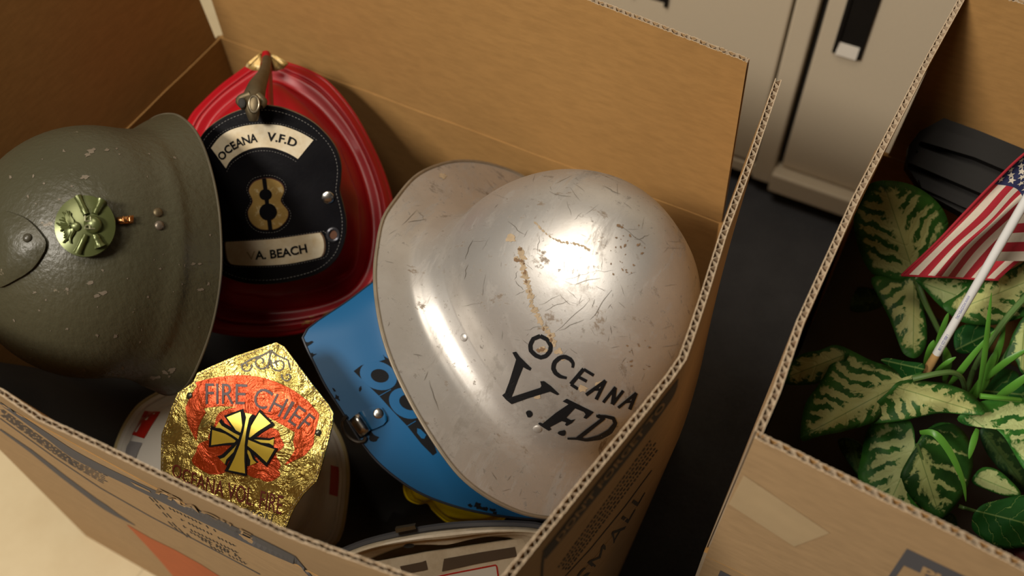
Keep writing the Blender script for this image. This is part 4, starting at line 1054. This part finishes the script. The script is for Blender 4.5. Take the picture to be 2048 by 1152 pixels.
for u, v in (zc([(182, 330)], *Z8)[0], zc([(935, 548)], *Z8)[0]):
    mb = MB(); stud(mb, u, v, 8.5, SG, .7); mb.build('shield_screw', plain('dark_screw', (.09, .085, .06), .25, .7), gsh)


# ------------------------------------------------------------------ yellow and ivory helmets
P0 = at(905, 960, .908); A, X, Y = frame(cv(.05, .15, .98), cv(1, 0, 0))
ye_out = [(808, 972), (816, 998), (838, 1008), (856, 1006), (868, 1022), (900, 1046), (960, 1052), (1005, 1040), (1030, 990), (1020, 930), (980, 880), (910, 862), (845, 890), (820, 940)]
rby = Radial(ye_out, P0, A, X, Y)
yel = thing('yellow_helmet', P0, 'yellow plastic helmet mostly hidden below the blue helmet', 'helmet')
def sect_y(t):
    rb = rby(t); rj = rb * .86
    P = prof([(rb, 0), (rb - .002, .004), (rj + .003, .006), (rj, .010), (rj * .97, .016)], 5)[:-1]
    for ph in np.linspace(0, math.pi / 2, 10): P.append((rj * .97 * math.cos(ph), .016 + .012 * math.sin(ph)))
    P[-1] = (.0005, P[-1][1]); return P
mb = MB(); shell(mb, P0, A, X, Y, sect_y); mb.build('shell', YELLOW, yel, smooth=60)
mb = MB(); rim_tube(mb, P0, A, X, Y, lambda t: rby(t) - .001, 0, .002); mb.build('rim', YELLOW, yel)

P0 = at(900, 1135, .815); A, X, Y = frame(cv(.0, .10, -.99), cv(1, 0, 0))
iv_out = [(650, 1128), (690, 1108), (750, 1087), (850, 1067), (950, 1057), (1040, 1056), (1090, 1064), (1105, 1090), (1090, 1150), (1030, 1200), (920, 1225), (800, 1210), (700, 1175), (655, 1145)]
rbi = Radial(iv_out, P0, A, X, Y)
ivo = thing('ivory_helmet', P0, 'upturned ivory helmet with a red-bordered card inside, at the front corner', 'helmet')
def sect_i(t):
    rb = rbi(t)
    P = prof([(rb, 0), (rb - .001, .006), (rb * .93, .014), (rb * .76, .034)], 5)[:-1]
    for ph in np.linspace(0, math.pi / 2, 10): P.append((rb * .76 * math.cos(ph), .034 + .016 * math.sin(ph)))
    P[-1] = (.0005, P[-1][1]); return P
mb = MB(); shell(mb, P0, A, X, Y, sect_i, th=.003); mb.build('shell', IVORY, ivo, smooth=60)
mb = MB(); rim_tube(mb, P0, A, X, Y, lambda t: rbi(t) - .003, -.001, .0032); mb.build('rim', IVORY, ivo)
rows = []
for t in np.linspace(-math.pi, math.pi, 120, endpoint=False):
    d = math.cos(t) * X + math.sin(t) * Y; rb = rbi(t); rows.append([P0 + d * (rb - .004) + A * .001, P0 + d * (rb - .012) + A * .003, P0 + d * (rb * .84) + A * .006, P0 + d * (rb * .70) + A * .0105, P0 + d * (rb * .66) + A * .0125])
mb = MB(); mb.grid(rows, closeu=True); mb.build('inner_rim', IVORY, ivo, solid=.0015)
mb = MB(); rr = [P0 + (math.cos(t) * X + math.sin(t) * Y) * (rbi(t) + .0015) + A * .006 for t in np.linspace(-math.pi, math.pi, 120)]
mb.tube(rr, .0034, 8, flat=1.0); mb.build('rubber_band', RUBBER, ivo)
SI = surf_plane(P0 - A * .0005, -A)
mb = MB(); ribbon(mb, [(790, 1058), (830, 1051)], [(792, 1066), (832, 1058)], surf_plane(P0 - A * .004, -A), .0, 2, skirt=.006); mb.build('clip', BRASS_DULL, ivo)
SIc = surf_plane(P0 + A * .0085, -A)
mb = MB(); ribbon(mb, [(690, 1136), (790, 1117), (850, 1105), (885, 1100), (1000, 1083), (1060, 1076), (1095, 1076)], [(720, 1200), (800, 1210), (860, 1210), (890, 1205), (1000, 1190), (1050, 1180), (1080, 1160)], SIc, 0, 4, skirt=.002)
mb.build('liner_plate', IVORY, ivo)
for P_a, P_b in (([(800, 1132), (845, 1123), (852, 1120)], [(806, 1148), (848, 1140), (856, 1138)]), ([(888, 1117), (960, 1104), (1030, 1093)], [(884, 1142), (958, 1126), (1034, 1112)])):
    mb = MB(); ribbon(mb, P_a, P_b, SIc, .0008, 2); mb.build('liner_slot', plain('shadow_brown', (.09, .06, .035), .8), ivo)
mb = MB(); ribbon(mb, [(850, 1156), (900, 1145), (993, 1128)], [(870, 1200), (910, 1190), (1000, 1178)], SIc, .0006, 2); cdm = mb.build('card', CARD, ivo); cdm['label'] = 'white card with a thin red border'
mb = MB(); stroke(mb, [(850, 1158), (900, 1147), (993, 1129), (1000, 1176)], 3, SIc, .0009); mb.build('card_border', RED_TAPE, cdm)
mb = MB(); patch(mb, el((818, 1091), 11, 4.5, -.1), surf_plane(P0 + A * .0025, -A), .0009, None, 2); mb.build('rim_hole', CAB_DARK, ivo)


# ------------------------------------------------------------------ dark filler standing in for the shadow under the helmets
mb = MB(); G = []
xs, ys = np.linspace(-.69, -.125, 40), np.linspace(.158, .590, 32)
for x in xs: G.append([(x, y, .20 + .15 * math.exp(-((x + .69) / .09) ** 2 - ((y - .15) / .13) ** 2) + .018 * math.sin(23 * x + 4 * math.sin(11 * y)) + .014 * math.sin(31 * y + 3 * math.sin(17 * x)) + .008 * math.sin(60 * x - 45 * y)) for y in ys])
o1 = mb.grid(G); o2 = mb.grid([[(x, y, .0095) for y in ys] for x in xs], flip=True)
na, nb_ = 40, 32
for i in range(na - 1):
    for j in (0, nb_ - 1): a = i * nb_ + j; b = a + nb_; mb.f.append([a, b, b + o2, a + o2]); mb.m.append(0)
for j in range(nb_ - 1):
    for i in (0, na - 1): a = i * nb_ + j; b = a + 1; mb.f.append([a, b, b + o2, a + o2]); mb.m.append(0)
o = mb.build('shade_filler', SHADE_FILLER); tag(o, 'dark filler standing in for the deep shadow below the helmets', 'cloth')


mb = MB()
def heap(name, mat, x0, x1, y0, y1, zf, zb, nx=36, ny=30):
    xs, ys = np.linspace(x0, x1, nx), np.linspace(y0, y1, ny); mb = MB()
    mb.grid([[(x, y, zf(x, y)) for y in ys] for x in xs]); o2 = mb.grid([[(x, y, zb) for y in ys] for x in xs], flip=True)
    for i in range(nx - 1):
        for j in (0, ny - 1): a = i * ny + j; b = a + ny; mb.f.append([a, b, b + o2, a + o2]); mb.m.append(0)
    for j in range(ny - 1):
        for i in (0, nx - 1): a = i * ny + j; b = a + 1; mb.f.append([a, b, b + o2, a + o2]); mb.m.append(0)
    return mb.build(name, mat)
o = heap('shade_heap', SHADE_FILLER, -.009, .562, .302, .690, lambda x, y: .275 + .11 * math.exp(-((x + .01) / .05) ** 2) + .012 * math.sin(25 * x + 9 * y) + .010 * math.sin(40 * y - 13 * x), .011)  # added heap, its black colour replaces the shadow under the leaves
tag(o, 'dark filler standing in for the shadow under the leaves of the right box', 'filler')

# ------------------------------------------------------------------ right box contents
PX = 100.0
plant = thing('artificial_plant', at(1930, 800, .90), 'artificial plant with variegated arrow-shaped leaves in the right box', 'plant')
def leaf(px, base, tip, D, mat, slope=(0, 0), fold=0.0, cup=0.0, wave=0.0, c=None):
    base, tip = np.array(base, float), np.array(tip, float); ax = (tip - base) / np.linalg.norm(tip - base); pr = np.array([-ax[1], ax[0]])
    so_ = smooth_outline(px, 4); c = np.array(px, float).mean(0) if c is None else np.array(c, float)
    def S(u, v):
        q = np.array([u, v]) - base; s, a = q.dot(ax), q.dot(pr)
        d = D + slope[0] * (u - c[0]) / 1000 + slope[1] * (v - c[1]) / 1000 + fold * abs(a) / 1000 + cup * ((s / 100) ** 2) / 100 + wave * math.sin(s / 17 + a / 23) / 1000
        return at(u, v, d), np.zeros(3)
    mb = MB(); patch(mb, so_, S, 0, c, 7, uvf=lambda u, v: ((np.array([u, v]) - base).dot(pr) / PX, (np.array([u, v]) - base).dot(ax) / PX))
    return mb.build('leaf', mat, plant, smooth=60, solid=.0005)
# large upper left leaf: three lobes around the stalk joint
leaf([(1832, 562), (1790, 570), (1745, 548), (1718, 500), (1707, 440), (1716, 395), (1745, 365), (1790, 362), (1835, 375), (1875, 405), (1895, 440), (1890, 470), (1865, 510), (1850, 545)], (1832, 560), (1768, 368), .870, LEAF_E, (0, .1), .10, 0, 2, (1800, 465))
leaf([(1826, 552), (1838, 580), (1848, 620), (1854, 660), (1850, 695), (1832, 716), (1808, 708), (1795, 680), (1780, 640), (1760, 600), (1742, 560), (1762, 552), (1795, 560)], (1828, 556), (1826, 716), .865, LEAF_E, (0, -.15), .10, 0, 2, (1812, 610))
leaf([(1832, 558), (1880, 552), (1940, 558), (1995, 575), (2010, 600), (1990, 640), (1955, 650), (1915, 640), (1880, 612), (1850, 580)], (1834, 562), (2005, 625), .862, LEAF_B, (.05, 0), .12, 0, 2, (1920, 595))
# middle left leaf
leaf([(1818, 762), (1790, 800), (1750, 842), (1690, 862), (1640, 872), (1604, 882), (1602, 850), (1612, 805), (1640, 765), (1665, 720), (1672, 692), (1700, 700), (1745, 722), (1790, 735), (1835, 742), (1850, 752)], (1822, 756), (1606, 872), .815, LEAF_E, (.05, -.10), .22, 0, 3, (1705, 785))
leaf([(1800, 762), (1850, 762), (1900, 770), (1945, 790), (1970, 826), (1940, 830), (1890, 826), (1850, 832), (1800, 842), (1745, 848), (1700, 850), (1740, 815), (1775, 785)], (1795, 775), (1968, 828), .805, LEAF_E, (0, -.12), .25, 0, 3, (1835, 806))
leaf([(1700, 705), (1670, 690), (1640, 700), (1600, 710), (1575, 735), (1570, 765), (1600, 770), (1640, 765), (1670, 745)], (1700, 705), (1572, 755), .835, LEAF_E, (0, 0), .25, 0, 2)
leaf([(1762, 722), (1775, 716), (1810, 722), (1848, 728), (1845, 745), (1825, 762), (1805, 758), (1790, 740)], (1765, 720), (1845, 738), .822, LEAF_C, (0, 0), .2)
# bottom left heart leaf
leaf([(1832, 888), (1828, 860), (1815, 838), (1780, 835), (1745, 845), (1730, 875), (1722, 915), (1716, 955), (1740, 985), (1790, 1020), (1840, 1045), (1885, 1036), (1915, 1005), (1940, 960), (1945, 920), (1938, 880), (1915, 852), (1880, 845), (1850, 862)], (1832, 888), (1782, 1000), .838, LEAF_B, (0, -.05), .15, 0, 2, (1826, 935))
leaf([(1836, 890), (1862, 858), (1905, 848), (1936, 876), (1946, 920), (1938, 965), (1912, 1008), (1882, 1036), (1850, 1020), (1815, 985), (1800, 955), (1815, 920)], (1834, 892), (1880, 1035), .833, LEAF_A, (0, -.05), .10, 0, 2, (1875, 940))
# right leaves
leaf([(1914, 838), (1940, 815), (1965, 802), (2010, 796), (2060, 800), (2110, 840), (2130, 920), (2100, 960), (2055, 945), (2030, 910), (2005, 870), (1970, 845), (1940, 852)], (1935, 830), (2100, 955), .815, LEAF_B, (0, -.05), .15, 0, 3, (2050, 865))
leaf([(1945, 955), (1965, 935), (1995, 940), (2025, 965), (2042, 990), (2010, 992), (1975, 980), (1948, 968)], (1946, 950), (2042, 990), .850, LEAF_B, (0, 0), .2)
leaf([(1950, 1024), (1968, 1008), (2005, 998), (2050, 990), (2110, 1000), (2130, 1050), (2080, 1085), (2010, 1098), (1970, 1080), (1946, 1060), (1944, 1040)], (1955, 1022), (2105, 1060), .800, LEAF_C, (0, -.05), .15, 0, 2, (2020, 1040))
leaf([(1885, 612), (1915, 590), (1955, 560), (1990, 552), (2030, 535), (2080, 510), (2110, 560), (2090, 610), (2050, 632), (2000, 648), (1955, 650), (1920, 640)], (1900, 625), (2100, 545), .842, LEAF_E, (0, -.10), .18, 0, 3, (2000, 595))
leaf([(1908, 690), (1912, 660), (1940, 648), (1985, 655), (1995, 672), (1975, 690), (1945, 705), (1918, 706)], (1910, 700), (1992, 660), .865, LEAF_C, (0, 0), .2)
leaf([(2008, 720), (2018, 690), (2030, 660), (2055, 630), (2110, 640), (2120, 720), (2080, 760), (2045, 748), (2030, 720)], (2050, 640), (2040, 750), .835, LEAF_A, (0, 0), .2)
leaf([(1950, 770), (1985, 740), (2030, 742), (2048, 770), (2060, 800), (2010, 800), (1965, 800)], (1950, 780), (2055, 790), .900, LEAF_C, (0, 0), .1)
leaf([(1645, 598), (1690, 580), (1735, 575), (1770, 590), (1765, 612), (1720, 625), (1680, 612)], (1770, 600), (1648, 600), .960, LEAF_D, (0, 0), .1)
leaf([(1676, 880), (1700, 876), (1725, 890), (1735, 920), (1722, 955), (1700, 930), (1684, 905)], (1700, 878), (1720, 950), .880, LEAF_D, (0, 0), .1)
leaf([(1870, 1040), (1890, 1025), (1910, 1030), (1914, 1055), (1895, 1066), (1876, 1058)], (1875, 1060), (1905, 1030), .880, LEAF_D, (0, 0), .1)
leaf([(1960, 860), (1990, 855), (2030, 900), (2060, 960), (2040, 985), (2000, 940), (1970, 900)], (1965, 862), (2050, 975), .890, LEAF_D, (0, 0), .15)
# stalks
def stalk(pts, r, mat=STEM, name='stalk', par=None):
    P = spline([at(u, v, d) for u, v, d in pts], 5); mb = MB(); mb.tube(P, np.linspace(r, r * .8, len(P)), 8); return mb.build(name, mat, par or plant)
stalk([(1832, 556, .868), (1850, 605, .862), (1872, 650, .868), (1888, 690, .88), (1890, 770, .92)], .0026)
stalk([(1825, 758, .815), (1870, 748, .812), (1905, 745, .818), (1925, 760, .835), (1932, 800, .88)], .0025)
stalk([(2055, 590, .83), (2010, 640, .835), (1970, 700, .85), (1945, 745, .87), (1930, 800, .91)], .0028)
stalk([(1960, 792, .812), (2000, 796, .81), (2040, 800, .82)], .0024, GRASS)
stalk([(1917, 1012, .845), (1935, 1018, .84), (1955, 1024, .805)], .0018)
stalk([(2050, 650, .87), (2020, 700, .865), (1990, 740, .87), (1955, 790, .89)], .003)
stalk([(1853, 945, .84), (1840, 905, .836), (1834, 888, .834)], .0016)
# grass blades
def blade(pts, w, bend=.0):
    P = spline([at(u, v, d) for u, v, d in pts], 5); n = len(P); mb = MB()
    ws = [w * min(1, .5 + 1.5 * t) * (1 - t ** 3) + .0002 for t in np.linspace(0, 1, n)]
    mb.tube(P, ws, 6, flat=.25, up=cv(0, 0, 1)); return mb.build('grass_blade', GRASS, plant)
for pts, w in (
    ([(1895, 775, .86), (1915, 750, .84), (1950, 705, .825), (1990, 660, .815)], .0032),
    ([(1955, 795, .86), (1968, 720, .83), (1976, 650, .81), (1983, 585, .80)], .0026),
    ([(1970, 760, .86), (2010, 725, .84), (2060, 695, .83)], .0032),
    ([(1990, 800, .84), (2030, 770, .82), (2070, 740, .81)], .0042),
    ([(1865, 750, .85), (1890, 728, .83), (1912, 714, .825)], .0024),
    ([(1850, 735, .85), (1860, 700, .83), (1868, 680, .825)], .0035),
    ([(1890, 760, .87), (1896, 720, .85), (1887, 690, .845)], .004),
    ([(1840, 865, .81), (1870, 868, .80), (1900, 905, .80), (1925, 960, .805), (1932, 1003, .81)], .0030),
    ([(1955, 858, .83), (1945, 890, .825), (1938, 918, .825)], .0030),
    ([(1940, 790, .88), (1975, 745, .86), (2000, 690, .85), (2010, 640, .85)], .0038),
    ([(1945, 800, .88), (1965, 770, .865), (1985, 720, .85), (1995, 700, .85)], .0045),
    ([(1870, 700, .86), (1888, 650, .845), (1897, 625, .84)], .0026)): blade(pts, w)

# --- flag on a stick
flag = thing('flag', at(1852, 742, .845), 'small American flag on a white stick, standing among the leaves', 'flag')
s0, s1 = at(1852, 744, .838), at(2110, 300, .700); tdir = nz(s1 - s0)
tip = s0 + (at(1876, 700, .823) - s0)
L_ = np.linalg.norm(s1 - s0)
pA = lambda t: s0 + (s1 - s0) * t
mb = MB(); mb.tube([pA(.097), pA(.3), pA(.6), pA(1.0)], .0034, 18); STB = mb; stk = mb.build('stick', WHITE_STICK, flag)
mb = MB(); mb.tube([pA(-.02), pA(.05), pA(.097)], [.0034, .0036, .0033], 16); wt = mb.build('stick_tip', WOOD, flag); wt['label'] = 'bare wooden end of the stick'
SST = surf_bvh(STB.bvh())
mb = MB()
text_on(mb, 'WWW.WOODMEN.ORG', [(1936, 590), (1911, 636)], 5.5, SST, .0002)
text_on(mb, '1-800-225-3108', [(1893, 668), (1876, 699)], 5.5, SST, .0002)
text_on(mb, 'WOODMEN OF THE WORLD', [(1922, 637), (1886, 703)], 4.0, SST, .0002, up=(.3, .2))
mb.build('printing', BLUE_INK, stk, smooth=False)
# cloth: a = hoist to fly, b = across the 13 stripes
top_ = [(2130, 250), (2048, 308), (1985, 368), (1930, 425), (1870, 488), (1803, 551)]
m1 = [(2150, 290), (2090, 328), (2030, 376), (1975, 437), (1911, 494), (1858, 553)]
m2 = [(2180, 330), (2110, 368), (2050, 402), (1990, 455), (1943, 502), (1902, 555)]
m3 = [(2200, 375), (2140, 415), (2075, 450), (2020, 490), (1985, 524), (1952, 558)]
bot_ = [(2210, 430), (2160, 455), (2105, 485), (2065, 506), (2030, 530), (1997, 560)]
cur = [spline([p + (0,) for p in c_], 12) for c_ in (top_, m1, m2, m3, bot_)]
NA = len(cur[0]); NBv = 13 * 4 + 1
G = []; mb = MB()
for i in range(NA):
    col_ = spline([cur[j][i] for j in range(5)], 13); row = []
    for j in range(NBv):
        t = j / (NBv - 1) * (len(col_) - 1); i0 = int(min(t, len(col_) - 2)); p = col_[i0] + (col_[i0 + 1] - col_[i0]) * (t - i0)
        a = i / (NA - 1); b = j / (NBv - 1)
        d = .772 + .045 * a + .012 * math.sin(b * 9 + a * 2) + .012 * b
        row.append(at(p[0], p[1], d))
    G.append(row)
mb.grid(G)
for i in range(NA - 1):
    for j in range(NBv - 1):
        st = j // 4; a = i / (NA - 1)
        mi = 2 if (a < .40 and st < 7) else (0 if st % 2 == 0 else 1)
        mb.m[i * (NBv - 1) + j] = mi
fold_ = []
for i in range(13):
    t = i / 12; L0 = (2040 - 48 * t, 412 + 110 * t); row = []
    for q_ in np.linspace(0, 1, 8): row.append(at(L0[0] + (2120 - L0[0]) * q_, L0[1] - 6 * math.sin(q_ * 3) * (1 - t), .765 + .006 * math.sin(q_ * 3.1) + .02 * t))
    fold_.append(row)
nf0 = len(mb.m); mb.grid(fold_)
for i in range(12):
    for j in range(7): mb.m[nf0 + i * 7 + j] = 1 if (i // 2) % 2 else 0
# stars of the canton
Gn = np.array(G)
def fl(a, b):
    x, y = a * (NA - 1), b * (NBv - 1); i, j = int(min(max(x, 0), NA - 2)), int(min(max(y, 0), NBv - 2)); fx, fy = x - i, y - j
    p = (Gn[i, j] * (1 - fx) + Gn[i + 1, j] * fx) * (1 - fy) + (Gn[i, j + 1] * (1 - fx) + Gn[i + 1, j + 1] * fx) * fy
    n = np.cross(Gn[i + 1, j] - Gn[i, j], Gn[i, j + 1] - Gn[i, j]); n = nz(n); n = n if n.dot(CAM - p) > 0 else -n
    return p, n
for r_ in range(9):
    for q_ in range(6 if r_ % 2 == 0 else 5):
        a = .40 * (1 - ((q_ + .55 + (.5 if r_ % 2 else 0)) / 6.1)); b = (7 / 13) * (r_ + .8) / 9.6
        p, n = fl(a, b); x = nz(np.cross(n, [0, .3, 1])); y = np.cross(n, x)
        pts = [p + n * .0006] + [p + n * .0006 + (math.cos(k_ * math.pi / 5) * x + math.sin(k_ * math.pi / 5) * y) * (.0034 if k_ % 2 == 0 else .0014) for k_ in range(10)]
        mb.add(pts, [[0, 1 + k_, 1 + (k_ + 1) % 10] for k_ in range(10)], 1)
cl = mb.build('cloth', [FLAG_RED, FLAG_WHITE, FLAG_BLUE], flag, smooth=80, recalc=False)
mb = MB(); mb.tube([fl(a, 0.0)[0] for a in np.linspace(0, 1, 40)], .0011, 6); mb.tube([fl(1.0, b)[0] for b in np.linspace(0, 1, 30)], .0009, 6); mb.build('hem', FLAG_RED, cl)

# --- black plastic case
bk = thing('black_case', (.15, .68, .30), 'black ribbed plastic case standing at the back of the right box', 'case')
yb = .735
SK = surf_plane(aty(1900, 330, .703), (0, -.55, .83))
mb = MB()
kk = [(1888, 236), (1960, 262), (2048, 298), (2160, 342), (2160, 540), (2048, 490), (1950, 440), (1848, 384), (1812, 330), (1818, 290), (1840, 262)]
patch(mb, kk, SK, 0, (1960, 370), 4, skirt=.022); mb.build('body', BLACK_PLASTIC, bk, smooth=40)
def slat(A_, B_, h):
    mb = MB(); ribbon(mb, A_, B_, SK, h, 2, skirt=0); mb.build('rib', BLACK_PLASTIC, bk, smooth=20)
slat([(1868, 262), (1960, 290), (2060, 330), (2160, 372)], [(1838, 288), (1945, 320), (2050, 365), (2160, 412)], .012)
slat([(1838, 296), (1940, 335), (2050, 380), (2160, 426)], [(1832, 304), (1935, 346), (2045, 392), (2160, 440)], .006)
slat([(1836, 306), (1935, 349), (2045, 394), (2160, 442)], [(1815, 330), (1920, 375), (2035, 425), (2160, 480)], .012)
slat([(1836, 362), (1920, 400), (2035, 450), (2160, 505)], [(1842, 378), (1915, 412), (2030, 462), (2160, 520)], .006)

# --- dark red object under the leaves
mb = MB(); mb.ellipsoid(at(2062, 1104, .84), cv(.032, 0, 0), cv(0, .026, 0), cv(0, 0, .026)); o = mb.build('dark_red_ball', DARK_RED); tag(o, 'dark red rounded object under the leaves at the right edge', 'ornament')
